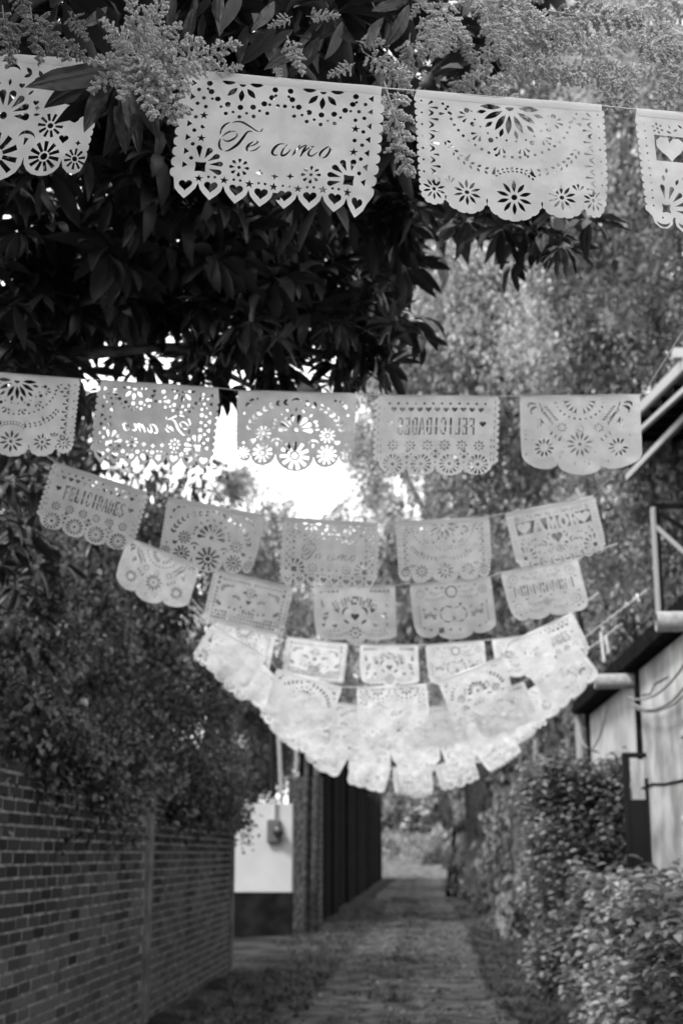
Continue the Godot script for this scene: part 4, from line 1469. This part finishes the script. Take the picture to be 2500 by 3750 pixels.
	put("column", begin_box(Vector3(0.17, 2.6, -0.40), Vector3(0.045, 5.2, 0.06)), M.dark_steel, shed)
	put("tie_beam", bar(Vector3(-0.1, 5.6, -0.6), Vector3(0.5, 5.95, 1.9), 0.06, 0.08), M.steel, shed)
	put("brace", bar(Vector3(0.12, 5.0, -0.35), Vector3(1.2, 3.9, -0.3), 0.04, 0.05), M.white_steel, shed)
	put("brace", bar(Vector3(0.2, 5.15, -0.42), Vector3(1.6, 4.2, -0.42), 0.04, 0.05), M.dark_steel, shed)
	put("cross_beam", bar(Vector3(0.12, 5.25, -0.5), Vector3(4.0, 5.25, -0.5), 0.05, 0.06), M.dark_steel, shed)
	# hedges
	var hl := clump(13, 0.12, 0.11, 0.042, 3, -0.2)
	var big := begin(true)
	leaf(big, 1.0, 0.36, 0.7, 0.35, 0.1, Transform3D(), 5, 1.6)
	var one := done(big)
	for k in 2:
		var low := k == 0
		var hd := thing("clipped_hedge" if low else "leafy_bush", ["low clipped hedge with pale narrow leaves in the near corner", "tall leafy bush behind the low hedge beside the black gate"][k], ["hedge", "bush"][k], Vector3(2.3 if low else 2.22, 0, -11.0 if low else -16.4))
		put("stem", tube_mesh(wiggle(Vector3(-0.2, -0.05, 0), Vector3(-0.1, 0.9, -0.4), 5, 0.05), [0.04, 0.04, 0.03, 0.02, 0.02, 0.01], 6), M.bark, hd)
		put("stem", tube_mesh(wiggle(Vector3(0.2, -0.05, 1), Vector3(0.1, 0.9, 1.4), 5, 0.05), [0.04, 0.04, 0.03, 0.02, 0.02, 0.01], 6), M.bark, hd)
		var list := []
		var tints := []
		var size := Vector3(0.85, 1.12, 5.6) if low else Vector3(0.85, 2.35, 1.9)
		var nz := FastNoiseLite.new()
		nz.seed = 30 + k
		nz.frequency = 1.3
		var leaves := []
		for i in (9000 if low else 6000):
			var p := Vector3(rng.randf_range(-1, 1), rng.randf(), rng.randf_range(-1, 1))
			if rng.randf() < 0.6:
				if rng.randf() < 0.5: p.x = -rng.randf_range(0.75, 1.0)
				else: p.y = rng.randf_range(0.85, 1.0)
			p = p * Vector3(size.x, size.y, size.z * 0.5 * (1.0 if low else 1.0))
			var bump := 0.3 * nz.get_noise_3dv(p) + 0.12 * nz.get_noise_3dv(p * 3.0)
			p += Vector3(-bump, bump * 1.3, 0)
			if p.y < 0.03: continue
			if nz.get_noise_3dv(p * 2.3 + Vector3(9, 0, 0)) < -0.22: continue
			if rng.randf() < 0.03 and p.y > 0.5: p += Vector3(-0.5, 1.0, 0).normalized() * rng.randf_range(0.05, 0.22)
			list.append(Transform3D(Basis(Vector3.UP, rng.randf_range(0, TAU)).scaled(Vector3.ONE * rng.randf_range(0.7, 1.2)), p))
			tints.append(lin((0.4 if low else 0.26) * rng.randf_range(0.5, 1.5)))
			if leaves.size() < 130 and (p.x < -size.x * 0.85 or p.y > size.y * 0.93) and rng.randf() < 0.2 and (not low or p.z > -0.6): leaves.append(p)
		many("foliage", hl, M.leaf_far, hd, list, tints)
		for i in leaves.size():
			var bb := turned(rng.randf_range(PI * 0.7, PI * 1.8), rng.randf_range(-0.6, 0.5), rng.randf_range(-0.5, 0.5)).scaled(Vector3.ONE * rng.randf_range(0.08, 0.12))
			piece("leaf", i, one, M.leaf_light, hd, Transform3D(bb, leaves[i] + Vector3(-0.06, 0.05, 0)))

func make_background() -> void:
	rng.seed = 40
	var far := clump(34, 0.4, 0.13, 0.055, 2, 0.4)
	var fine := clump(44, 0.38, 0.1, 0.045, 2, 0.5)
	var trees := [
		# called, label, base x z, top px, r, blobs [px, py, d, rx, ry, n], tone, gap
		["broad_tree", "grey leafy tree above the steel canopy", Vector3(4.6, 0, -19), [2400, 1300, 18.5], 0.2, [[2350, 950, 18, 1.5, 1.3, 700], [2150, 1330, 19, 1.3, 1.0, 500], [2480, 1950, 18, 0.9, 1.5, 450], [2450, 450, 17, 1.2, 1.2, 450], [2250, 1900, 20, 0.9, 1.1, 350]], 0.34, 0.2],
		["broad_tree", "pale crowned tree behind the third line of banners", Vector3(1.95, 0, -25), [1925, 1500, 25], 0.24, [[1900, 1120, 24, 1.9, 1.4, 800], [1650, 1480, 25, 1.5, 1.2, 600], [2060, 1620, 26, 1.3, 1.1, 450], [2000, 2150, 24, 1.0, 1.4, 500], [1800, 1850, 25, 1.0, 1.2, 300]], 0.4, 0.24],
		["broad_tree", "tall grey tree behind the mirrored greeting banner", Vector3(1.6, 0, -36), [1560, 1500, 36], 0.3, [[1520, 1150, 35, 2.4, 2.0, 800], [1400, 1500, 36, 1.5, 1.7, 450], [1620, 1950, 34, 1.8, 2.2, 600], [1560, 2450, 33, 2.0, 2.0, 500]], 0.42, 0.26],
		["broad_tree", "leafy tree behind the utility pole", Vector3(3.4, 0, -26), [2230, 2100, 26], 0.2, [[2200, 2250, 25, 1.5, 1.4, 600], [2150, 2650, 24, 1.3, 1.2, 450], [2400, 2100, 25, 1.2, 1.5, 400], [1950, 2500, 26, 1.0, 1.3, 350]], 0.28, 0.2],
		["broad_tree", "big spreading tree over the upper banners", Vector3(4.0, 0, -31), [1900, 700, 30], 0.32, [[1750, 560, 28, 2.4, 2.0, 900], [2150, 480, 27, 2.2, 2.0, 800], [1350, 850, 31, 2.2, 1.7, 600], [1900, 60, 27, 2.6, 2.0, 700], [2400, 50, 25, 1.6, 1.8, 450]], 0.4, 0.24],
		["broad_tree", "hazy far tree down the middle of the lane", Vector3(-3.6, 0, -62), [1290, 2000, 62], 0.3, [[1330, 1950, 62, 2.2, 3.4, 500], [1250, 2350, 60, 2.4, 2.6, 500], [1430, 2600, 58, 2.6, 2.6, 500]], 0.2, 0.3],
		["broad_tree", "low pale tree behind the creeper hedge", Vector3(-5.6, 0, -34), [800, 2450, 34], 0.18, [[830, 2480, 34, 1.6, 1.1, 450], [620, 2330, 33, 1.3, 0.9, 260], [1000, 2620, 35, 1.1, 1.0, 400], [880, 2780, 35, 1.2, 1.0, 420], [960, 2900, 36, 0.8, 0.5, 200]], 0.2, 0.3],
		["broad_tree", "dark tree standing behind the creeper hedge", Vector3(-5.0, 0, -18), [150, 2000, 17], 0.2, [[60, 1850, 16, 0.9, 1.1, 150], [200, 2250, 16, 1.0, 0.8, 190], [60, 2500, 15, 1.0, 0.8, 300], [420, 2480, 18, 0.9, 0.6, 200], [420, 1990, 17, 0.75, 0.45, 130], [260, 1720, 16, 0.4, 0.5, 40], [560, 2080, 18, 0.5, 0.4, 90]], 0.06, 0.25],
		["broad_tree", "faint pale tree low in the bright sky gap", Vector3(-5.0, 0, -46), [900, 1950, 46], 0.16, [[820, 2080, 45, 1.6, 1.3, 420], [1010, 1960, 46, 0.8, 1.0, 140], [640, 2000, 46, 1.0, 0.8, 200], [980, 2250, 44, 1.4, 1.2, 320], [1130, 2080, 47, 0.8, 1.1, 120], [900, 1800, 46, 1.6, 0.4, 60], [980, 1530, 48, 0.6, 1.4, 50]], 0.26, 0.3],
	]
	var k := 0
	for t in trees:
		var balls := []
		for b in t[5]: balls.append([at(b[0], b[1], b[2]), Vector3(b[3], b[4], (b[3] + b[4]) * 0.5), b[5]])
		tree(t[0], t[1], t[2], at(t[3][0], t[3][1], t[3][2]), t[4], balls, far if k % 2 else fine, 1.0 if t[2].z > -40 else 1.5, t[6], t[7], 100 + k, "")
		k += 1
	# vine-hung trees along the right edge of the lane
	var vine := clump(18, 0.3, 0.16, 0.08, 2, 0.9)
	var names := ["nearest vine-covered tree beside the leafy bush", "second vine-covered tree along the right of the lane", "leaning vine-hung tree in the middle of the row", "slim vine-hung tree before the dark leaning trunk", "farthest vine-covered tree at the end of the lane"]
	for i in 5:
		var z: float = [-21.5, -27.0, -36.0, -47.0, -66.0][i]
		var x: float = [1.75, 1.7, 1.62, 1.5, 1.7][i]
		rng.seed = 300 + i
		var t := thing("vine_tree", names[i], "tree", Vector3(x, 0, z), "vine-covered trees along the lane")
		var hh := 4.6 + 0.6 * sin(i * 2.0)
		put("trunk", tube_mesh(wiggle(Vector3(0, -0.1, 0), Vector3(-0.1 + 0.2 * (i % 2), hh, 0.1), 5, 0.06), [0.24, 0.2, 0.19, 0.17, 0.14, 0.1], 10), M.pale_bark if i % 2 else M.bark, t)
		put("trunk", tube_mesh(wiggle(Vector3(0.5, -0.1, -0.8), Vector3(0.3, hh * 0.9, -0.6), 5, 0.06), [0.14, 0.12, 0.1, 0.1, 0.08, 0.06], 8), M.bark, t)
		var balls := [[Vector3(0.35, 0.7, 0), Vector3(0.8, 0.8, 1.8), 320], [Vector3(0.4, 2.1, -0.4), Vector3(0.55, 1.1, 1.6), 320], [Vector3(0.2, 3.6, -0.3), Vector3(0.9, 1.0, 2.2), 380], [Vector3(0.1, hh + 0.4, -0.5), Vector3(1.3, 0.9, 2.4), 380], [Vector3(-2.0, hh + 0.9, -1.0), Vector3(1.9, 0.8, 4.0 + i), 420], [Vector3(-0.05, 1.5, 0.25), Vector3(0.4, 1.5, 0.4), 160]]
		var s := spread(balls, 0.9, 0.2, 0.3, 60 + i, 0.35)
		many("vines", vine, M.leaf_far, t, s[0], s[1])
	for i in 3:
		var q := Vector3([1.72, 1.95, 1.62][i], 0, [-21.0, -23.5, -30.0][i])
		var o := put("lane_post", tube_mesh([Vector3.ZERO, Vector3(-0.03, 1.5, 0), Vector3(0.02, 3.6, 0)], [0.05, 0.045, 0.04], 9), M.pale_bark)
		o.position = q
		tag(o, ["pale thin post nearest the leafy bush by the lane", "pale thin post beside the bare upright pole", "farthest pale thin post among the vines"][i], "post", "thin posts along the right of the lane")
	var lean := put("leaning_trunk", tube_mesh([Vector3(0, -0.1, 0), Vector3(0.12, 1.2, 0), Vector3(0.35, 3.0, 0), Vector3(0.5, 5.0, 0)], [0.34, 0.27, 0.24, 0.2], 10), M.dark_wall)
	lean.position = Vector3(1.25, 0, -52)
	tag(lean, "bare dark leaning trunk at the right edge of the lane", "tree trunk")
	# what closes the lane, far off
	var bush := clump(24, 0.7, 0.4, 0.2, 2, 0.4)
	rng.seed = 480
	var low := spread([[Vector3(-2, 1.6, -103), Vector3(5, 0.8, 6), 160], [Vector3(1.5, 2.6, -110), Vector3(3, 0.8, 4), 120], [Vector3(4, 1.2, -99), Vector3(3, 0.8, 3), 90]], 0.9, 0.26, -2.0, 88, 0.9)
	tag(many("undergrowth", bush, M.leaf_far, null, low[0], low[1]), "pale low undergrowth on the bank that closes the lane", "undergrowth")
	for i in 8:
		rng.seed = 500 + i
		var p := Vector3([-9.0, -4.0, 0.6, 4.5, 9.5, -1.8, 2.4, 0.4][i], 3.0, [-118.0, -124.0, -121.0, -117.0, -123.0, -119.0, -120.0, -128.0][i])
		var t := thing("field_tree", "bushy tree across the far field, %s from the left" % ["first", "second", "fifth", "seventh", "last", "third", "sixth", "fourth"][i], "tree", p, "trees beyond the field")
		put("trunk", tube_mesh(wiggle(Vector3.ZERO, Vector3(0.2, 5, 0), 4, 0.2), [0.3, 0.28, 0.24, 0.2, 0.1], 8), M.bark, t)
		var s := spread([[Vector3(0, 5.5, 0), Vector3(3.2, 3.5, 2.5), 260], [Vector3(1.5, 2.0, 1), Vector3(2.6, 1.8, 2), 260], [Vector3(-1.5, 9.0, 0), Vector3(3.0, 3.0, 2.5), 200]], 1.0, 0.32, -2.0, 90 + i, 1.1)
		many("crown", bush, M.leaf_far, t, s[0], s[1])

func make_mango() -> void:
	rng.seed = 60
	var t := thing("mango_tree", "dark flowering mango tree hanging over the nearest banners", "tree", Vector3(-3.6, 0, -4.2))
	var base := t.position
	var trunk := [Vector3(0, -0.1, 0), Vector3(0.1, 1.2, 0), Vector3(0.2, 2.4, -0.1), Vector3(0.3, 3.6, -0.2), Vector3(0.35, 5.2, -0.2), Vector3(0.3, 7.0, 0)]
	put("trunk", tube_mesh(trunk, [0.34, 0.28, 0.25, 0.22, 0.17, 0.08], 12), M.bark, t)
	var balls := []
	for b in [
		[150, 800, 6.0, 0.65, 0.42, 0.9, 70], [600, 820, 6.4, 0.75, 0.4, 1.0, 85], [1050, 830, 6.8, 0.62, 0.42, 1.0, 75], [1400, 900, 7.4, 0.42, 0.5, 0.9, 40],
		[900, 1100, 6.6, 0.36, 0.24, 0.6, 32], [1180, 1200, 7.0, 0.5, 0.26, 0.6, 40], [110, 1150, 6.0, 0.3, 0.42, 0.6, 34], [330, 1000, 7.0, 0.34, 0.16, 0.6, 16],
		[380, 1230, 7.2, 0.16, 0.3, 0.4, 9], [560, 1180, 7.4, 0.14, 0.34, 0.4, 8], [720, 1290, 7.2, 0.14, 0.2, 0.3, 6], [260, 1330, 6.6, 0.14, 0.22, 0.3, 7], [1020, 1330, 7.0, 0.16, 0.16, 0.3, 6], [1090, 1500, 7.8, 0.12, 0.2, 0.2, 4], [840, 1420, 7.2, 0.12, 0.1, 0.2, 4], [80, 1600, 8.0, 0.34, 0.9, 0.8, 26], [160, 1900, 9.0, 0.3, 0.6, 0.8, 14], [470, 1190, 7.5, 0.4, 0.14, 0.4, 9],
		[250, 30, 3.9, 0.5, 0.16, 0.5, 22], [850, 40, 4.3, 0.5, 0.2, 0.5, 30], [1300, 150, 4.8, 0.4, 0.22, 0.5, 26], [1700, 120, 5.6, 0.5, 0.22, 0.5, 16],
		[600, 420, 5.4, 1.0, 0.35, 0.7, 80], [1450, 560, 6.4, 0.6, 0.35, 0.7, 40], [1900, 850, 6.6, 0.5, 0.12, 0.4, 12],
		[700, 680, 10.0, 2.0, 0.7, 1.2, 90], [230, 1700, 11.0, 0.45, 0.5, 0.8, 14], [1150, 1150, 11.0, 0.9, 0.4, 0.8, 40],
		[60, 2150, 10.0, 0.4, 0.7, 0.8, 16]]:
		balls.append([at(b[0], b[1], b[2]) - base, Vector3(b[3], b[4], b[5]), b[6]])
	# the crown goes on over and behind the viewer
	for b in [[-3.3, 5.6, -4.2, 1.6, 1.2, 1.8, 130], [-2.8, 5.4, -1.0, 2.4, 1.2, 2.4, 170], [-3.4, 4.2, 2.0, 1.8, 1.6, 2.0, 120], [-4.2, 3.2, -6.0, 1.0, 1.6, 2.6, 110], [-0.9, 5.4, -1.9, 1.9, 0.8, 1.6, 220], [-2.2, 4.6, -3.4, 1.2, 0.8, 1.6, 120], [-1.5, 5.6, -3.6, 1.2, 0.6, 1.0, 110], [0.4, 6.2, -1.0, 1.4, 0.8, 2.0, 110], [-1.6, 4.9, -0.6, 1.3, 0.7, 1.4, 380], [-2.6, 3.6, 0.6, 1.0, 1.2, 1.8, 220], [-1.4, 4.6, 2.6, 2.0, 1.3, 1.6, 260], [-2.0, 4.2, -2.4, 0.9, 0.6, 1.2, 130], [0.9, 5.2, 3.4, 1.5, 1.2, 1.5, 120]]:
		balls.append([Vector3(b[0], b[1], b[2]) - base, Vector3(b[3], b[4], b[5]), b[6]])
	for i in [0, 1, 2, 3, 5, 6, 8, 11, 12, 13, 14, 15, 16, 17]:
		var c: Vector3 = balls[i][0]
		var from: Vector3 = trunk[2 + (i % 3)]
		put("branch", tube_mesh(wiggle(from, c, 6, 0.07, -0.25), [0.09, 0.075, 0.06, 0.045, 0.032, 0.02, 0.01], 7), M.bark, t)
	var rosettes := []
	for k in 3: rosettes.append(shoot(11, 0.2, 0.05, 4))
	for k in 3:
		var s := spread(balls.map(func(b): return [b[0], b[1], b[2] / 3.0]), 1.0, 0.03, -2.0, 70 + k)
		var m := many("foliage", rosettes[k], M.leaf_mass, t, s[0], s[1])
		m.name = "foliage" if k == 0 else "foliage_%03d" % k
	# leaves near enough to be told apart
	var shapes := []
	for k in 6:
		shapes.append(big_leaf(rng.randf_range(0.24, 0.29), rng.randf_range(0.2, 0.8), rng.randf_range(0.15, 0.4), rng.randf_range(0.05, 0.16), rng.randf_range(0, TAU)))
	var n := 0
	for l in [[430, 235, 83, 360], [440, 240, 141, 414], [430, 250, 208, 486], [445, 250, 298, 512], [460, 260, 393, 595], [475, 260, 525, 580], [500, 280, 607, 525], [470, 270, 470, 560],
		[870, -60, 815, 132], [800, -40, 806, 112], [1015, 105, 842, 240], [1075, 115, 945, 200], [1110, 160, 965, 275], [1140, 170, 1060, 285], [1160, 130, 1065, 300], [1490, -10, 1350, 65], [1500, 20, 1410, 172], [1230, 70, 1290, 165], [740, 50, 742, 166], [770, -20, 715, 80], [390, 20, 300, 110], [350, 30, 420, 140], [1255, 80, 1190, 230], [650, -30, 610, 120], [900, 90, 880, 250], [700, 30, 690, 180], [1000, 0, 930, 120], [1400, 60, 1330, 200], [200, 200, 60, 330], [120, 60, 30, 190]]:
		var d0 := rng.randf_range(2.95, 3.1) if n < 8 else rng.randf_range(3.3, 3.8)
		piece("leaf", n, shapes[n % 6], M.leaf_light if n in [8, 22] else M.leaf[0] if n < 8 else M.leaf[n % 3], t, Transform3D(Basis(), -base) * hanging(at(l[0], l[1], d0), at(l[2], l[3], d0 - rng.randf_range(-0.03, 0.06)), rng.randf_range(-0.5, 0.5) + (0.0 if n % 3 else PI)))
		n += 1
	for c in [[90, 900, 6.0], [200, 960, 6.1], [160, 1075, 5.8], [60, 1110, 5.6], [260, 1150, 6.2], [90, 1240, 5.8], [210, 1290, 6.1], [40, 1340, 5.7], [330, 1020, 6.3],
		[917, 1170, 5.9], [1010, 1230, 6.2], [2150, 800, 5.7], [1990, 850, 5.9], [1830, 830, 6.0], [1710, 800, 6.2], [2060, 900, 6.0],
		[400, 720, 5.6], [620, 700, 5.8], [850, 860, 6.0], [1080, 760, 6.0], [1290, 800, 6.3], [1250, 1180, 6.6], [640, 960, 6.0], [420, 900, 6.2], [1460, 700, 6.3], [1100, 1010, 6.3], [760, 1090, 6.2]]:
		var p := at(c[0], c[1], c[2])
		for q in 10:
			var dir := Vector3(cos(q * 2.4), rng.randf_range(-1.3, 0.35), sin(q * 2.4)).normalized()
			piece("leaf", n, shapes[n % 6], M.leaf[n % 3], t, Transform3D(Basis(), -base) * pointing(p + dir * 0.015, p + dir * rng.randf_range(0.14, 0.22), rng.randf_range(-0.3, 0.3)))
			n += 1
	# flower panicles
	var heads := [panicle(1), panicle(2), panicle(3), panicle(4)]
	rng.seed = 66
	n = 0
	for f in [[505, 200, 2.86, 385, 135], [505, 200, 2.84, 555, 20], [510, 200, 2.84, 665, 85], [500, 205, 2.84, 330, 335], [500, 205, 2.83, 440, 365], [510, 205, 2.83, 640, 455], [515, 200, 2.84, 700, 335], [510, 190, 2.85, 470, 70], [505, 205, 2.82, 545, 340], [520, 195, 2.84, 640, 200], [500, 205, 2.84, 325, 230], [505, 205, 2.82, 372, 70], [505, 200, 2.86, 480, -50], [510, 200, 2.87, 610, -40], [510, 200, 2.83, 745, 150], [510, 205, 2.82, 735, 255], [510, 205, 2.82, 690, 420], [505, 205, 2.81, 560, 430], [505, 205, 2.81, 420, 300], [508, 200, 2.78, 590, 150], [505, 200, 2.78, 450, 150], [508, 200, 2.78, 610, 290],
		[650, 255, 3.05, 875, 155], [640, 250, 3.1, 800, 240], [760, 265, 3.2, 890, 245],
		[10, 20, 3.2, 40, 240], [110, 20, 3.2, 150, 230], [130, 60, 3.25, 250, 220], [250, 40, 3.3, 320, 150], [80, 130, 3.2, 10, 160], [210, 130, 3.25, 330, 235], [60, -40, 3.3, 110, 100],
		[2003, 40, 3.9, 2350, 78], [2010, 55, 3.8, 2092, 200], [1535, 60, 3.7, 1608, 205], [1560, -20, 3.9, 1500, 70], [1640, 80, 4.0, 1640, 195], [1780, 60, 3.9, 1835, 215], [1850, 170, 4.3, 1858, 300], [1700, 140, 4.2, 1720, 230],
		[1405, 300, 3.6, 1497, 645], [1330, 190, 3.7, 1500, 300], [1380, 240, 3.7, 1510, 340], [1380, 360, 3.65, 1490, 440], [1300, 230, 3.6, 1200, 280], [1300, 150, 3.7, 1420, 160],
		[1050, 130, 3.4, 1110, 270], [1010, 240, 3.6, 1030, 300], [1070, 60, 3.3, 980, 100], [1120, 60, 3.3, 1240, 55]]:
		var a := at(f[0], f[1], f[2])
		var b := at(f[3], f[4], f[2] - rng.randf_range(0.0, 0.06))
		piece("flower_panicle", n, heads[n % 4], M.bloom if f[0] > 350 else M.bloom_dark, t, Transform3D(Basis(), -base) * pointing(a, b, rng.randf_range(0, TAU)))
		n += 1
	for i in 95:
		var px := rng.randf_range(1480, 2560)
		var py := rng.randf_range(-60, 300) - (px - 1480) * 0.04
		var d := rng.randf_range(3.9, 5.6)
		var a := at(px, py, d)
		var b := a + Vector3(rng.randf_range(-0.14, 0.2), rng.randf_range(-0.22, 0.04), rng.randf_range(-0.1, 0.1))
		piece("flower_panicle", n, heads[n % 4], M.bloom, t, Transform3D(Basis(), -base) * pointing(a, b, rng.randf_range(0, TAU)))
		n += 1

func make_banners() -> void:
	rng.seed = 90
	var names := {
		"te_amo": "heart-edged paper banner reading Te amo", "garlands": "paper banner of leaf garlands and five starry flowers", "amor": "paper banner reading AMOR above a heart and corner fans",
		"felicidades": "paper banner reading FELICIDADES above round rosettes", "sprigs": "three-lobed paper banner with feathery sprigs", "fans": "paper banner of big wheel flowers under a fan",
		"doves": "paper banner with two doves over a lattice", "arch": "paper banner with arched tall letters over a heart", "rings": "paper banner with two linked wedding rings", "tall_letters": "paper banner with a row of tall thin letters"}
	var rows := [
		[false, "on the nearest string", [["fans", -265, 176, 3.45, 395, 228, 3.35], ["te_amo", 683, 257, 3.2, 1397, 322, 3.2], ["garlands", 1523, 332, 3.36, 2199, 387, 3.4], ["amor", 2327, 401, 3.45, 2987, 452, 3.52]]],
		[true, "on the second string, seen from behind", [["garlands", -160, 1352, 5.2, 290, 1388, 5.25], ["te_amo", 370, 1392, 5.35, 800, 1421, 5.4], ["fans", 872, 1430, 5.35, 1302, 1442, 5.35], ["felicidades", 1385, 1447, 5.3, 1820, 1451, 5.3], ["sprigs", 1903, 1451, 5.28, 2338, 1445, 5.25]]],
		[false, "on the third string", [["felicidades", 203, 1693, 6.3, 540, 1803, 6.4], ["fans", 618, 1820, 6.4, 968, 1888, 6.5], ["te_amo", 1040, 1895, 6.7, 1383, 1916, 6.75], ["garlands", 1450, 1912, 6.85, 1787, 1893, 6.85], ["amor", 1850, 1880, 6.9, 2170, 1816, 6.9]]],
		[true, "on the fourth string, seen from behind", [["sprigs", 470, 1968, 7.7, 735, 2070, 7.8], ["doves", 790, 2085, 8.0, 1072, 2150, 8.0], ["arch", 1150, 2145, 8.0, 1443, 2143, 8.0], ["rings", 1500, 2140, 7.8, 1793, 2112, 7.8], ["tall_letters", 1832, 2096, 7.9, 2110, 2045, 7.9]]],
		[false, "on the drooping fifth string", [["amor", 780, 2283, 9.2, 975, 2402, 9.2], ["fans", 1014, 2448, 9.25, 1252, 2516, 9.25], ["te_amo", 1308, 2517, 9.2, 1560, 2506, 9.2], ["fans", 1602, 2492, 9.2, 1835, 2405, 9.2], ["felicidades", 1868, 2350, 9.1, 2090, 2246, 9.1]]],
		[true, "on the sixth string, seen from behind", [["garlands", 790, 2275, 10.5, 1010, 2318, 10.5], ["doves", 1052, 2332, 10.6, 1270, 2358, 10.6], ["arch", 1318, 2362, 10.7, 1528, 2362, 10.7], ["rings", 1558, 2362, 10.7, 1770, 2346, 10.7], ["tall_letters", 1800, 2342, 10.6, 2010, 2318, 10.6]]],
	]
	for ri in rows.size():
		var r = rows[ri]
		var line := []
		for i in r[2].size():
			var b = r[2][i]
			var l := at(b[1], b[2], b[3])
			var q := at(b[4], b[5], b[6])
			var v: int = 0 if ri == 0 and b[0] == "te_amo" else 1 if ri == 0 else (i + ri) % 2 + (2 if ri > 1 else 1)
			var lab: String = names[b[0]] + " " + r[1]
			if ri == 4 and i == 1: lab = "wheel-flower banner left of centre on the drooping fifth string"
			if ri == 4 and i == 3: lab = "wheel-flower banner right of centre on the drooping fifth string"
			banner(b[0], l, q, r[0], v, rng.randf_range(-0.06, 0.06), lab, "cut-paper banners strung over the lane", ri < 2)
			line.append(l); line.append(q)
		ends(line, ri)
	# the far strings, crowding together down the lane
	var far := [
		["seventh", 11.6, [840, 2330, 1050, 2520, 1340, 2590, 1600, 2588, 1870, 2520, 2120, 2350]],
		["eighth", 12.8, [930, 2400, 1120, 2570, 1390, 2625, 1640, 2615, 1880, 2560, 2090, 2430]],
		["ninth", 14.4, [925, 2420, 1060, 2560, 1240, 2655, 1430, 2680, 1660, 2668, 1860, 2600, 2030, 2480]],
		["tenth", 16.0, [1015, 2545, 1150, 2670, 1300, 2735, 1500, 2745, 1720, 2700, 1920, 2590]],
		["farthest", 16.9, [1040, 2590, 1170, 2700, 1330, 2790, 1450, 2812, 1590, 2805, 1740, 2755, 1920, 2630]]]
	var cycle := ["te_amo", "garlands", "amor", "felicidades", "sprigs", "fans", "doves", "arch", "rings", "tall_letters"]
	var count := 3
	var words := ["first", "second", "third", "fourth", "fifth", "sixth", "seventh", "eighth", "ninth", "tenth", "eleventh", "twelfth"]
	for fi in far.size():
		var f = far[fi]
		var pts := []
		for i in range(0, f[2].size(), 2): pts.append(Vector2(f[2][i], f[2][i + 1]))
		var curve := smooth_line(pts, 12)
		var w: float = BW * F / f[1]
		var gap: float = w * (0.11 if fi < 3 else 0.04)
		var line := []
		var i := 0
		var n := 0
		while i < curve.size() - 1:
			var j := i
			while j < curve.size() and curve[j].distance_to(curve[i]) < w: j += 1
			if j >= curve.size(): break
			var l := at(curve[i].x, curve[i].y, f[1])
			var q := at(curve[j].x, curve[j].y, f[1])
			banner(cycle[count % 10], l, q, fi % 2 == 0, 2 + n % 2, rng.randf_range(-0.08, 0.08), "small far paper banner, %s from the left on the %s string" % [words[n], f[0]], "cut-paper banners strung over the lane")
			line.append(l); line.append(q)
			count += 1
			n += 1
			i = j
			while i < curve.size() and curve[i].distance_to(curve[j]) < gap: i += 1
		ends(line, 6 + fi)

func ends(line: Array, ri: int) -> void:
	var words := ["nearest", "second", "third", "fourth", "drooping fifth", "sixth", "seventh", "eighth", "ninth", "tenth", "farthest"]
	# where each string is tied, left and right
	var tied := {0: [at(-900, 120, 3.7), at(3400, 500, 3.8)], 1: [at(-700, 1290, 5.2), at(2356, 1440, 5.25)], 2: [at(130, 1640, 6.2), at(2245, 1740, 6.7)], 3: [at(330, 1890, 7.6), at(2260, 1990, 7.8)], 4: [at(700, 2190, 9.2), at(2190, 2170, 9.1)], 5: [at(690, 2250, 10.5), at(2110, 2290, 10.6)]}
	var pts := line.duplicate()
	if tied.has(ri):
		pts.push_front(tied[ri][0])
		pts.push_back(tied[ri][1])
	else:
		pts.push_front(line[0] + Vector3(-0.6, 0.45, 0))
		pts.push_back(line[-1] + Vector3(0.6, 0.45, 0))
	if ri == 1: pts.push_back(at(2520, 1180, 5.0))
	var o := put("string", tube_mesh(pts, [0.002 if ri < 2 else 0.003 if ri < 4 else 0.0035], 5), M.string)
	tag(o, "thin white string carrying the %s line of paper banners" % words[ri], "string", "strings of the banners")
